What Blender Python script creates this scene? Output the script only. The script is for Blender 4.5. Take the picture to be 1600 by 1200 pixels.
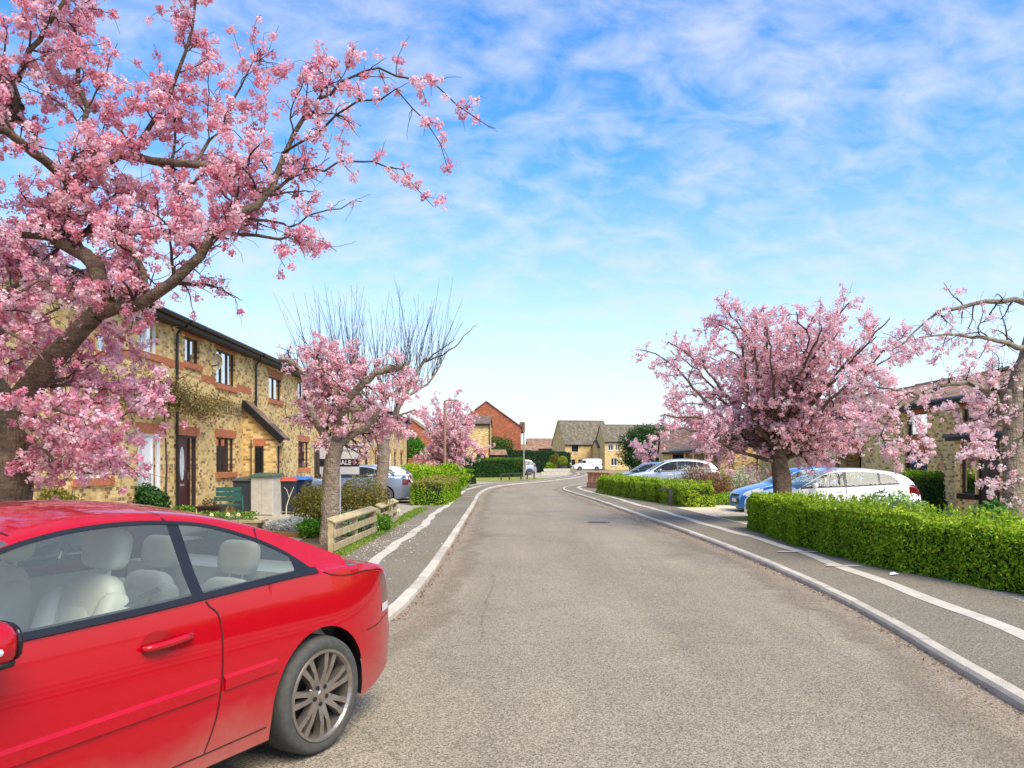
import bpy, math, random
import numpy as np
from mathutils import Vector, Matrix
R = math.radians
random.seed(7); rng = np.random.default_rng(7)
for o in list(bpy.data.objects): bpy.data.objects.remove(o)
SC = bpy.context.scene
COL = SC.collection

# ---------------------------------------------------------------- camera
CAMH = 1.65; FPX = 1200.0; HOR = 720.0
cam = bpy.data.cameras.new('camera'); cam.sensor_width = 36; cam.lens = 27
cam.shift_y = 0.075; cam.clip_start = 0.05; cam.clip_end = 3000
co = bpy.data.objects.new('camera', cam); COL.objects.link(co)
co.location = (0, 0, CAMH); co.rotation_euler = (R(90), 0, 0); SC.camera = co

# ---------------------------------------------------------------- sky and sun
SUN_EL, SUN_AZ = R(52), R(146)        # azimuth clockwise from +Y: the sun is behind the camera
wd = bpy.data.worlds.new('World'); SC.world = wd; wd.use_nodes = True
nt = wd.node_tree; nt.nodes.clear()
def wn(t, **k):
    n = nt.nodes.new(t)
    for a, b in k.items(): setattr(n, a, b)
    return n
sky = wn('ShaderNodeTexSky', sky_type='NISHITA', sun_disc=False)
sky.sun_elevation = SUN_EL; sky.sun_rotation = SUN_AZ; sky.air_density = 1.0; sky.dust_density = 1.0; sky.ozone_density = 2.0
hs = wn('ShaderNodeHueSaturation'); hs.inputs['Hue'].default_value = .504; hs.inputs['Saturation'].default_value = 1.36; hs.inputs['Value'].default_value = 1.32
nt.links.new(sky.outputs[0], hs.inputs['Color'])
tc = wn('ShaderNodeTexCoord'); sp = wn('ShaderNodeSeparateXYZ'); nt.links.new(tc.outputs['Generated'], sp.inputs[0])
zc = wn('ShaderNodeMath', operation='MAXIMUM'); zc.inputs[1].default_value = 0.0; nt.links.new(sp.outputs['Z'], zc.inputs[0])
za = wn('ShaderNodeMath', operation='ADD'); za.inputs[1].default_value = 0.42; nt.links.new(zc.outputs[0], za.inputs[0])
dx = wn('ShaderNodeMath', operation='DIVIDE'); nt.links.new(sp.outputs['X'], dx.inputs[0]); nt.links.new(za.outputs[0], dx.inputs[1])
dy = wn('ShaderNodeMath', operation='DIVIDE'); nt.links.new(sp.outputs['Y'], dy.inputs[0]); nt.links.new(za.outputs[0], dy.inputs[1])
cb = wn('ShaderNodeCombineXYZ'); nt.links.new(dx.outputs[0], cb.inputs[0]); nt.links.new(dy.outputs[0], cb.inputs[1])
mp = wn('ShaderNodeMapping'); mp.inputs['Rotation'].default_value = (0, 0, R(-38)); mp.inputs['Scale'].default_value = (1.0, 1.45, 1)
nt.links.new(cb.outputs[0], mp.inputs[0])
n1 = wn('ShaderNodeTexNoise'); n1.inputs['Scale'].default_value = 11; n1.inputs['Detail'].default_value = 9; n1.inputs['Roughness'].default_value = .58; n1.inputs['Distortion'].default_value = .35
n2 = wn('ShaderNodeTexNoise'); n2.inputs['Scale'].default_value = 1.8; n2.inputs['Detail'].default_value = 4
nt.links.new(mp.outputs[0], n1.inputs['Vector']); nt.links.new(mp.outputs[0], n2.inputs['Vector'])
mm = wn('ShaderNodeMath', operation='MULTIPLY_ADD'); mm.inputs[1].default_value = .5
nt.links.new(n2.outputs[0], mm.inputs[0]); nt.links.new(n1.outputs[0], mm.inputs[2])
rp = wn('ShaderNodeValToRGB'); rp.color_ramp.elements[0].position = .62; rp.color_ramp.elements[1].position = 1.2
rp.color_ramp.elements[0].color = (0, 0, 0, 1); rp.color_ramp.elements[1].color = (.62, .62, .62, 1)
nt.links.new(mm.outputs[0], rp.inputs[0])
CLOUD = wn('ShaderNodeRGB'); CLOUD.outputs[0].default_value = (3.65, 3.8, 4.05, 1)
# thin high haze whitens the sky towards the horizon
hz = wn('ShaderNodeMapRange'); hz.inputs['From Min'].default_value = 0.0; hz.inputs['From Max'].default_value = .36
hz.inputs['To Min'].default_value = .8; hz.inputs['To Max'].default_value = 0.0
nt.links.new(sp.outputs['Z'], hz.inputs['Value'])
mx0 = wn('ShaderNodeMixRGB'); nt.links.new(hz.outputs[0], mx0.inputs[0]); nt.links.new(hs.outputs[0], mx0.inputs[1]); nt.links.new(CLOUD.outputs[0], mx0.inputs[2])
mx = wn('ShaderNodeMixRGB'); nt.links.new(rp.outputs[0], mx.inputs[0]); nt.links.new(mx0.outputs[0], mx.inputs[1]); nt.links.new(CLOUD.outputs[0], mx.inputs[2])
bg = wn('ShaderNodeBackground'); bg.inputs['Strength'].default_value = 0.135
wo = wn('ShaderNodeOutputWorld'); nt.links.new(mx.outputs[0], bg.inputs[0]); nt.links.new(bg.outputs[0], wo.inputs[0])
sl = bpy.data.lights.new('sun', 'SUN'); sl.energy = 2.8; sl.angle = R(38); sl.color = (1, .90, .75)
so = bpy.data.objects.new('sun', sl); COL.objects.link(so); so.location = (10, -30, 40)
sd = Vector((math.sin(SUN_AZ) * math.cos(SUN_EL), math.cos(SUN_AZ) * math.cos(SUN_EL), math.sin(SUN_EL)))
so.rotation_euler = sd.to_track_quat('Z', 'Y').to_euler()
SC.view_settings.view_transform = 'Standard'; SC.view_settings.look = 'None'
SC.view_settings.exposure = 0.85; SC.view_settings.gamma = 1.0; SC.view_settings.use_curve_mapping = False

# ---------------------------------------------------------------- helpers
def W(px, py, D): return Vector(((px - 800) * D / FPX, D, CAMH - (py - HOR) * D / FPX))
def G(px, py, z=0.0):
    D = (CAMH - z) * FPX / (py - HOR); return Vector(((px - 800) * D / FPX, D, z))
def s(r, g, b, k=1.0):
    f = lambda c: ((c / 255 + .055) / 1.055) ** 2.4 if c > 10 else c / 255 / 12.92
    return (f(r) * k, f(g) * k, f(b) * k, 1)

class MB:
    def __init__(self): self.v = []; self.f = []
    def add(self, vs, fs):
        b = len(self.v); self.v += [tuple(p) for p in vs]; self.f += [tuple(i + b for i in f) for f in fs]; return self
    def box(self, x0, x1, y0, y1, z0, z1):
        return self.add([(x0,y0,z0),(x1,y0,z0),(x1,y1,z0),(x0,y1,z0),(x0,y0,z1),(x1,y0,z1),(x1,y1,z1),(x0,y1,z1)],
                 [(0,3,2,1),(4,5,6,7),(0,1,5,4),(1,2,6,5),(2,3,7,6),(3,0,4,7)])
    def obox(self, o, u, n, a0, a1, b0, b1, z0, z1):
        o, u, n = Vector(o), Vector(u), Vector(n)
        P = lambda a, b, z: o + u * a + n * b + Vector((0, 0, z))
        return self.add([P(a0,b0,z0),P(a1,b0,z0),P(a1,b1,z0),P(a0,b1,z0),P(a0,b0,z1),P(a1,b0,z1),P(a1,b1,z1),P(a0,b1,z1)],
                 [(0,3,2,1),(4,5,6,7),(0,1,5,4),(1,2,6,5),(2,3,7,6),(3,0,4,7)])
    def beam(self, p, q, w, h, up=(0,0,1)):
        p, q = Vector(p), Vector(q); t = (q - p).normalized(); sd_ = t.cross(Vector(up)).normalized(); u = sd_.cross(t)
        vs = [c + sd_ * a * w / 2 + u * b * h / 2 for c in (p, q) for a, b in ((-1,-1),(1,-1),(1,1),(-1,1))]
        return self.add(vs, [(0,1,2,3),(7,6,5,4),(0,4,5,1),(1,5,6,2),(2,6,7,3),(3,7,4,0)])
    def tube(self, pts, r, n=8, cap=True):
        pts = [Vector(p) for p in pts]; m = len(pts)
        rs = r if isinstance(r, (list, tuple)) else [r] * m
        vs = []; ref = None
        for i in range(m):
            t = (pts[min(i+1, m-1)] - pts[max(i-1, 0)]).normalized()
            if ref is None: ref = Vector((0,0,1)) if abs(t.z) < .9 else Vector((1,0,0))
            a = t.cross(ref).normalized(); b = a.cross(t).normalized(); ref = b
            for k in range(n):
                an = 2 * math.pi * k / n; vs.append(pts[i] + (a * math.cos(an) + b * math.sin(an)) * rs[i])
        fs = [(i*n+k, i*n+(k+1) % n, (i+1)*n+(k+1) % n, (i+1)*n+k) for i in range(m-1) for k in range(n)]
        if cap: fs += [tuple(range(n-1, -1, -1)), tuple((m-1)*n+k for k in range(n))]
        return self.add(vs, fs)
    def lathe(self, prof, o=(0,0,0), n=24, axis='z'):
        vs = []; m = len(prof)
        for r_, z_ in prof:
            for k in range(n):
                a = 2 * math.pi * k / n; c, d = r_ * math.cos(a), r_ * math.sin(a)
                vs.append((o[0]+c, o[1]+d, o[2]+z_) if axis == 'z' else (o[0]+c, o[1]+z_, o[2]+d))
        fs = [(i*n+k, i*n+(k+1) % n, (i+1)*n+(k+1) % n, (i+1)*n+k) for i in range(m-1) for k in range(n)]
        return self.add(vs, fs)
    def build(self, name, mat, parent=None, smooth=False, bevel=0, label=None, cat=None, group=None, kind=None, loc=None, rz=0):
        me = bpy.data.meshes.new(name); me.from_pydata(self.v, [], self.f); me.update()
        uv = me.uv_layers.new(name='UVMap'); d = np.zeros(len(me.loops) * 2, np.float32)
        V = self.v
        for p in me.polygons:
            n = p.normal; ax, ay, az = abs(n.x), abs(n.y), abs(n.z)
            for li in p.loop_indices:
                c = V[me.loops[li].vertex_index]
                if az >= ax and az >= ay: a, b = c[0], c[1]
                elif ax > ay: a, b = c[1], c[2]
                else: a, b = c[0], c[2]
                d[2*li] = a; d[2*li+1] = b
        uv.data.foreach_set('uv', d)
        if smooth: me.polygons.foreach_set('use_smooth', [True] * len(me.polygons))
        me.materials.append(mat)
        o = bpy.data.objects.new(name, me); COL.objects.link(o)
        if loc is not None: o.location = loc
        o.rotation_euler.z = rz
        if parent: o.parent = parent
        if bevel:
            m = o.modifiers.new('b', 'BEVEL'); m.width = bevel; m.segments = 2; m.limit_method = 'ANGLE'; m.angle_limit = R(40)
        return tag(o, label, cat, group, kind)
def tag(o, label=None, cat=None, group=None, kind=None):
    if label: o['label'] = label
    if cat: o['category'] = cat
    if group: o['group'] = group
    if kind: o['kind'] = kind
    return o
def empty(name, loc=(0,0,0), rz=0, label=None, cat=None, group=None):
    o = bpy.data.objects.new(name, None); COL.objects.link(o); o.location = loc; o.rotation_euler.z = rz
    o.empty_display_size = .1
    return tag(o, label, cat, group)
def copy_tree(o, parent=None):
    c = o.copy(); COL.objects.link(c); c.parent = parent
    for ch in o.children: copy_tree(ch, c)
    return c

# ---------------------------------------------------------------- materials
def mat(name, col, rough=.7, metal=0.0, var=.15, vscale=8.0, bump=0.0, bscale=40.0, col2=None, coat=0.0, spec=.5, coord='Object', trans=0.0):
    m = bpy.data.materials.new(name); m.use_nodes = True; t = m.node_tree; N = t.nodes; Lk = t.links
    p = N['Principled BSDF']; p.inputs['Roughness'].default_value = rough; p.inputs['Metallic'].default_value = metal
    p.inputs['Coat Weight'].default_value = coat; p.inputs['Specular IOR Level'].default_value = spec
    c = N.new('ShaderNodeTexCoord'); n = N.new('ShaderNodeTexNoise'); n.inputs['Scale'].default_value = vscale; n.inputs['Detail'].default_value = 6; n.inputs['Roughness'].default_value = .6
    Lk.new(c.outputs[coord], n.inputs['Vector'])
    r = N.new('ShaderNodeValToRGB'); Lk.new(n.outputs[0], r.inputs[0])
    if col2 is None:
        a = tuple(x * (1 - var) for x in col[:3]) + (1,); b = tuple(min(1, x * (1 + var)) for x in col[:3]) + (1,)
    else: a, b = col, col2
    r.color_ramp.elements[0].position = .32; r.color_ramp.elements[1].position = .68
    r.color_ramp.elements[0].color = a; r.color_ramp.elements[1].color = b
    Lk.new(r.outputs[0], p.inputs['Base Color'])
    if bump:
        n2 = N.new('ShaderNodeTexNoise'); n2.inputs['Scale'].default_value = bscale; n2.inputs['Detail'].default_value = 5
        Lk.new(c.outputs[coord], n2.inputs['Vector'])
        b_ = N.new('ShaderNodeBump'); b_.inputs['Strength'].default_value = bump; b_.inputs['Distance'].default_value = .01
        Lk.new(n2.outputs[0], b_.inputs['Height']); Lk.new(b_.outputs[0], p.inputs['Normal'])
    return m
def brick_mat(name, cols, mortar, bw=.225, bh=.075, stops=(0, .5, .75)):
    m = bpy.data.materials.new(name); m.use_nodes = True; t = m.node_tree; N = t.nodes; Lk = t.links; p = N['Principled BSDF']; p.inputs['Roughness'].default_value = .9
    c = N.new('ShaderNodeUVMap'); b = N.new('ShaderNodeTexBrick'); Lk.new(c.outputs[0], b.inputs['Vector'])
    b.inputs['Color1'].default_value = (0,0,0,1); b.inputs['Color2'].default_value = (1,1,1,1); b.inputs['Mortar'].default_value = (.3,.3,.3,1)
    b.inputs['Scale'].default_value = 1; b.inputs['Brick Width'].default_value = bw; b.inputs['Row Height'].default_value = bh
    b.inputs['Mortar Size'].default_value = .006; b.inputs['Mortar Smooth'].default_value = .3; b.inputs['Bias'].default_value = 0
    r = N.new('ShaderNodeValToRGB'); r.color_ramp.interpolation = 'CONSTANT'
    while len(r.color_ramp.elements) < len(cols): r.color_ramp.elements.new(.5)
    for e, st, cc in zip(r.color_ramp.elements, stops, cols): e.position = st; e.color = cc
    Lk.new(b.outputs['Color'], r.inputs[0])
    nz = N.new('ShaderNodeTexNoise'); nz.inputs['Scale'].default_value = 1.2; nz.inputs['Detail'].default_value = 8; Lk.new(c.outputs[0], nz.inputs['Vector'])
    mr = N.new('ShaderNodeMapRange'); mr.inputs['From Min'].default_value = .3; mr.inputs['From Max'].default_value = .7; mr.inputs['To Min'].default_value = .78; mr.inputs['To Max'].default_value = 1.12
    Lk.new(nz.outputs[0], mr.inputs['Value'])
    mu = N.new('ShaderNodeMixRGB'); mu.blend_type = 'MULTIPLY'; mu.inputs[0].default_value = 1; Lk.new(r.outputs[0], mu.inputs[1]); Lk.new(mr.outputs[0], mu.inputs[2])
    mm_ = N.new('ShaderNodeMixRGB'); Lk.new(b.outputs['Fac'], mm_.inputs[0]); Lk.new(mu.outputs[0], mm_.inputs[1]); mm_.inputs[2].default_value = mortar
    Lk.new(mm_.outputs[0], p.inputs['Base Color'])
    bp = N.new('ShaderNodeBump'); bp.inputs['Strength'].default_value = .6; bp.inputs['Distance'].default_value = .01; bp.invert = True
    Lk.new(b.outputs['Fac'], bp.inputs['Height']); Lk.new(bp.outputs[0], p.inputs['Normal'])
    return m
def leaf_mat(name, rough=.6, transl=.35):
    m = bpy.data.materials.new(name); m.use_nodes = True; t = m.node_tree; N = t.nodes; Lk = t.links; N.clear()
    a = N.new('ShaderNodeAttribute'); a.attribute_name = 'Col'
    d = N.new('ShaderNodeBsdfPrincipled'); d.inputs['Roughness'].default_value = rough; d.inputs['Specular IOR Level'].default_value = .25
    tr = N.new('ShaderNodeBsdfTranslucent'); mx_ = N.new('ShaderNodeMixShader'); mx_.inputs[0].default_value = transl
    o = N.new('ShaderNodeOutputMaterial'); Lk.new(a.outputs['Color'], d.inputs['Base Color']); Lk.new(a.outputs['Color'], tr.inputs['Color'])
    Lk.new(d.outputs[0], mx_.inputs[1]); Lk.new(tr.outputs[0], mx_.inputs[2]); Lk.new(mx_.outputs[0], o.inputs[0])
    return m
def glass_mat(name, tint=(.75,.85,.82), opac=.12, dark=(.02,.025,.025,1)):
    m = bpy.data.materials.new(name); m.use_nodes = True; t = m.node_tree; N = t.nodes; Lk = t.links; N.clear()
    tr = N.new('ShaderNodeBsdfTransparent'); tr.inputs[0].default_value = (*tint, 1)
    df = N.new('ShaderNodeBsdfDiffuse'); df.inputs[0].default_value = dark
    m1 = N.new('ShaderNodeMixShader'); m1.inputs[0].default_value = opac; Lk.new(tr.outputs[0], m1.inputs[1]); Lk.new(df.outputs[0], m1.inputs[2])
    gl = N.new('ShaderNodeBsdfGlossy'); gl.inputs['Roughness'].default_value = .03; fr = N.new('ShaderNodeFresnel'); fr.inputs[0].default_value = 1.5
    m2 = N.new('ShaderNodeMixShader'); Lk.new(fr.outputs[0], m2.inputs[0]); Lk.new(m1.outputs[0], m2.inputs[1]); Lk.new(gl.outputs[0], m2.inputs[2])
    o = N.new('ShaderNodeOutputMaterial'); Lk.new(m2.outputs[0], o.inputs[0])
    return m

M = {}
Y1, Y2, Y3, Y4 = s(226,196,128), s(205,166,98), s(184,146,90), s(146,112,74)
M['brick'] = brick_mat('yellow_stock_brick', [Y4, Y3, Y2, Y1], s(206,186,140), .15, .075, stops=(0, .15, .27, .48))
M['brick_far'] = brick_mat('far_yellow_brick', [Y3, s(214,182,122), s(222,190,130), s(228,198,138)], s(205,182,135), stops=(0, .3, .45, .7))
M['redbrick'] = brick_mat('red_brick', [s(150,80,52), s(172,92,60), s(186,104,70), s(160,86,58)], s(170,120,95), stops=(0, .35, .6, .85))
M['lintel'] = mat('red_soldier_brick', s(182,110,74), .9, var=.2, vscale=14, bump=.4, bscale=25)
M['tile'] = None
M['white'] = mat('white_upvc', s(240,240,238), .35, var=.03)
M['brown'] = mat('dark_brown_frame', s(52,36,30), .45, var=.2)
M['black'] = mat('black_plastic', s(24,24,26), .4, var=.2)
M['rubber'] = mat('tyre_rubber', s(70,70,64), .85, var=.2, vscale=30, bump=.2)
M['pane'] = glass_mat('window_glass', (.55,.62,.62), .35, (.03,.035,.04,1))
M['carglass'] = glass_mat('car_glass', (.88,.96,.93), .14, (.42,.50,.48,1))  # pale diffuse veil painted into the glass for reflected sky haze and dirt
M['darkglass'] = glass_mat('dark_car_glass', (.42,.47,.47), .3)
M['room'] = mat('dim_room', s(60,56,50), .9)
M['curtain'] = mat('white_curtain', s(232,230,224), .9, var=.1, vscale=20)
M['concrete'] = mat('pale_concrete', s(190,182,165), .9, var=.14, vscale=5, bump=.3, bscale=60)
M['timber'] = mat('weathered_timber', s(176,160,120), .85, var=.3, vscale=9, bump=.4, bscale=30)
M['timber_dark'] = mat('stained_timber', s(150,104,62), .85, var=.2, vscale=7, bump=.3)
M['post_dark'] = mat('dark_green_rail', s(62,62,56), .75, var=.25, vscale=12, bump=.3)
M['bark'] = mat('cherry_bark', s(92,76,62), .9, var=.4, vscale=9, bump=.9, bscale=22)
M['bark_pale'] = mat('pale_bark', s(128,112,90), .9, var=.4, vscale=7, bump=.9, bscale=20)
def bark_mat(name, ca, cb, band):
    m = mat(name, ca, .9, var=.3, vscale=9, bump=0, col2=cb); t = m.node_tree; N = t.nodes; L = t.links; p = N['Principled BSDF']
    c = N.new('ShaderNodeTexCoord'); mp_ = N.new('ShaderNodeMapping'); mp_.inputs['Scale'].default_value = (4,4,26); L.new(c.outputs['Object'], mp_.inputs[0])
    n = N.new('ShaderNodeTexNoise'); n.inputs['Scale'].default_value = 1.6; n.inputs['Detail'].default_value = 8; n.inputs['Roughness'].default_value = .7; L.new(mp_.outputs[0], n.inputs['Vector'])
    v = N.new('ShaderNodeTexVoronoi'); v.inputs['Scale'].default_value = 16; v.feature = 'DISTANCE_TO_EDGE'; mp2 = N.new('ShaderNodeMapping'); mp2.inputs['Scale'].default_value = (1.6,1.6,.6); L.new(c.outputs['Object'], mp2.inputs[0]); L.new(mp2.outputs[0], v.inputs['Vector'])
    r = N.new('ShaderNodeValToRGB'); r.color_ramp.elements[0].position = .38; r.color_ramp.elements[1].position = .62; r.color_ramp.elements[0].color = (band,band,band,1); r.color_ramp.elements[1].color = (1.15,1.12,1.08,1); L.new(n.outputs[0], r.inputs[0])
    old = p.inputs['Base Color'].links[0].from_socket; mu = N.new('ShaderNodeMixRGB'); mu.blend_type = 'MULTIPLY'; mu.inputs[0].default_value = 1; L.new(old, mu.inputs[1]); L.new(r.outputs[0], mu.inputs[2]); L.new(mu.outputs[0], p.inputs['Base Color'])
    ad = N.new('ShaderNodeMath'); ad.operation = 'MULTIPLY_ADD'; ad.inputs[1].default_value = 1.5; L.new(v.outputs['Distance'], ad.inputs[0]); L.new(n.outputs[0], ad.inputs[2])
    b = N.new('ShaderNodeBump'); b.inputs['Strength'].default_value = .9; b.inputs['Distance'].default_value = .03; L.new(ad.outputs[0], b.inputs['Height']); L.new(b.outputs[0], p.inputs['Normal']); return m
M['bark'] = bark_mat('cherry_bark', s(88,71,58), s(130,110,90), .58); M['bark_pale'] = bark_mat('pale_bark', s(122,110,96), s(168,152,132), .6)
M['twig'] = mat('twig_bark', s(66,52,46), .9, var=.3, vscale=12)
M['leaf'] = leaf_mat('leaves'); M['petal'] = leaf_mat('blossom_petals', .7, .5)
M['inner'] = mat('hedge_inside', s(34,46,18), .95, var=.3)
M['soil'] = mat('garden_soil', s(92,74,54), .95, var=.3, vscale=6, bump=.8, bscale=20)
def tile_mat(name, ca, cb, tw=.3, th=.25):
    m = brick_mat(name, [ca, tuple(x*.85 for x in ca[:3])+(1,), cb, tuple(x*1.12 for x in cb[:3])+(1,)], tuple(x*.35 for x in ca[:3])+(1,), tw, th, (0,.3,.55,.8)); return m
M['tile'] = tile_mat('brown_roof_tile', s(104,84,70), s(124,100,82))
M['tile_grey'] = tile_mat('mossy_grey_roof_tile', s(104,96,80), s(120,110,88))
M['tile_red'] = tile_mat('russet_roof_tile', s(138,106,86), s(154,118,94))
# ---------------------------------------------------------------- paths
def smooth(pts, step=.5):
    P = [Vector((p[0], p[1], p[2] if len(p) > 2 else 0)) for p in pts]; out = []
    for i in range(len(P) - 1):
        p0, p1, p2, p3 = P[max(i-1,0)], P[i], P[i+1], P[min(i+2,len(P)-1)]
        n = max(2, int((p2-p1).length / step))
        for k in range(n):
            t = k / n
            out.append(.5*((2*p1)+(p2-p0)*t+(2*p0-5*p1+4*p2-p3)*t*t+(3*p1-p0-3*p2+p3)*t**3))
    out.append(P[-1]); return out
def offset(path, d):
    out = []
    for i, p in enumerate(path):
        t = path[min(i+1,len(path)-1)] - path[max(i-1,0)]; t.z = 0; t.normalize()
        out.append(p + Vector((-t.y, t.x, 0)) * d)
    return out
def ribbon(a, b, za, zb=None):
    mb = MB(); zb = za if zb is None else zb; n = len(a)
    mb.add([(p.x,p.y,za) for p in a] + [(p.x,p.y,zb) for p in b], [(i,i+1,n+i+1,n+i) for i in range(n-1)]); return mb
# kerb lines (x, y) in metres, measured from the photograph's ground plane; left one runs on round the near corner
LK = smooth([(-14,5.2),(-7,5.2),(-4.2,5.3),(-2.6,5.75),(-1.7,6.5),(-1.25,7.5),(-1.13,10),(-1.14,13.3),(-1.21,18.6),(-1.36,28.6),(-1.5,37),(-1.15,45.5),(.05,51.7),(2.4,58.5),(4.5,66.4),(6.6,75),(8.6,88),(9.6,104),(9.8,135)])
RK = smooth([(2.2,-6),(2.75,0),(3.28,4.9),(3.58,7.15),(3.75,8.7),(3.88,11.6),(3.88,15.5),(3.68,21.9),(3.34,31),(2.92,38.7),(2.78,41.8),(3.05,45.4),(3.7,48.3),(4.9,51.2),(7.4,55.5),(10.6,62),(13.2,72),(15.0,88),(15.8,104),(16.2,120)])

# ---------------------------------------------------------------- ground materials
def ground_mat(name, ca, cb, speck=None, sscale=90, big=.35, bump=.5, stain=None, stscale=.6, stpos=(.55,.75)):
    m = bpy.data.materials.new(name); m.use_nodes = True; t = m.node_tree; N = t.nodes; L = t.links; p = N['Principled BSDF']; p.inputs['Roughness'].default_value = .93; p.inputs['Specular IOR Level'].default_value = .25
    c = N.new('ShaderNodeTexCoord')
    def nz(sc, det=6, ro=.6):
        n = N.new('ShaderNodeTexNoise'); n.inputs['Scale'].default_value = sc; n.inputs['Detail'].default_value = det; n.inputs['Roughness'].default_value = ro; L.new(c.outputs['Object'], n.inputs['Vector']); return n
    def ramp(src, p0, p1, a, b):
        r = N.new('ShaderNodeValToRGB'); r.color_ramp.elements[0].position = p0; r.color_ramp.elements[1].position = p1; r.color_ramp.elements[0].color = a; r.color_ramp.elements[1].color = b; L.new(src, r.inputs[0]); return r
    b = nz(big, 8); r0 = ramp(b.outputs[0], .3, .7, ca, cb); col = r0.outputs[0]
    v = N.new('ShaderNodeTexVoronoi'); v.inputs['Scale'].default_value = sscale; L.new(c.outputs['Object'], v.inputs['Vector'])
    g = N.new('ShaderNodeSeparateColor'); L.new(v.outputs['Color'], g.inputs[0])
    r1 = ramp(g.outputs[0], .1, .95, (.55,.54,.52,1), (1.5,1.48,1.42,1))
    mu = N.new('ShaderNodeMixRGB'); mu.blend_type = 'MULTIPLY'; mu.inputs[0].default_value = 1; L.new(col, mu.inputs[1]); L.new(r1.outputs[0], mu.inputs[2]); col = mu.outputs[0]
    if stain:
        sn = nz(stscale, 9, .65); rs = ramp(sn.outputs[0], stpos[0], stpos[1], (0,0,0,1), (.8,.8,.8,1))
        ms = N.new('ShaderNodeMixRGB'); L.new(rs.outputs[0], ms.inputs[0]); L.new(col, ms.inputs[1]); ms.inputs[2].default_value = stain; col = ms.outputs[0]
    L.new(col, p.inputs['Base Color'])
    bp = N.new('ShaderNodeBump'); bp.inputs['Strength'].default_value = bump; bp.inputs['Distance'].default_value = .006; L.new(v.outputs['Distance'], bp.inputs['Height']); L.new(bp.outputs[0], p.inputs['Normal'])
    return m
M['road'] = ground_mat('worn_asphalt', s(136,128,112), s(149,140,123), sscale=110)
M['edge'] = ground_mat('gritty_road_edge', s(152,138,120), s(146,134,117), sscale=110)
def fade_edge(m):
    t = m.node_tree; N = t.nodes; L = t.links; p = N['Principled BSDF']; a = N.new('ShaderNodeAttribute'); a.attribute_name = 'Col'; n = N.new('ShaderNodeTexNoise'); n.inputs['Scale'].default_value = 3.0; n.inputs['Detail'].default_value = 10; n.inputs['Roughness'].default_value = .7
    c = N.new('ShaderNodeTexCoord'); L.new(c.outputs['Object'], n.inputs['Vector']); ad = N.new('ShaderNodeMath'); ad.operation = 'ADD'; L.new(a.outputs['Fac'], ad.inputs[0]); L.new(n.outputs[0], ad.inputs[1])
    mr = N.new('ShaderNodeMapRange'); mr.inputs['From Min'].default_value = .72; mr.inputs['From Max'].default_value = 1.25; mr.inputs['To Max'].default_value = .85; L.new(ad.outputs[0], mr.inputs['Value']); L.new(mr.outputs[0], p.inputs['Alpha'])
fade_edge(M['edge'])
M['pave'] = ground_mat('dark_footway_asphalt', s(116,110,96), s(132,125,110), sscale=110, stain=s(126,98,66), stscale=.55, stpos=(.56,.8))
M['pave_patch'] = ground_mat('patched_footway', s(98,94,88), s(112,108,100), sscale=120)
M['drive'] = ground_mat('concrete_drive', s(150,142,128), s(176,168,152), sscale=60, big=.8)
M['gravel'] = ground_mat('pale_gravel', s(206,190,160), s(222,206,178), sscale=45, big=1.2, bump=1)
M['grass'] = ground_mat('short_grass', s(112,122,52), s(150,150,78), sscale=70, big=1.6, bump=1)
M['earth'] = ground_mat('plain_earth', s(128,122,90), s(140,134,98), sscale=30, big=.2)
M['kerb'] = mat('kerb_concrete', s(190,181,163), .92, var=.16, vscale=4, bump=.5, bscale=70, coord='Object')

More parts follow.
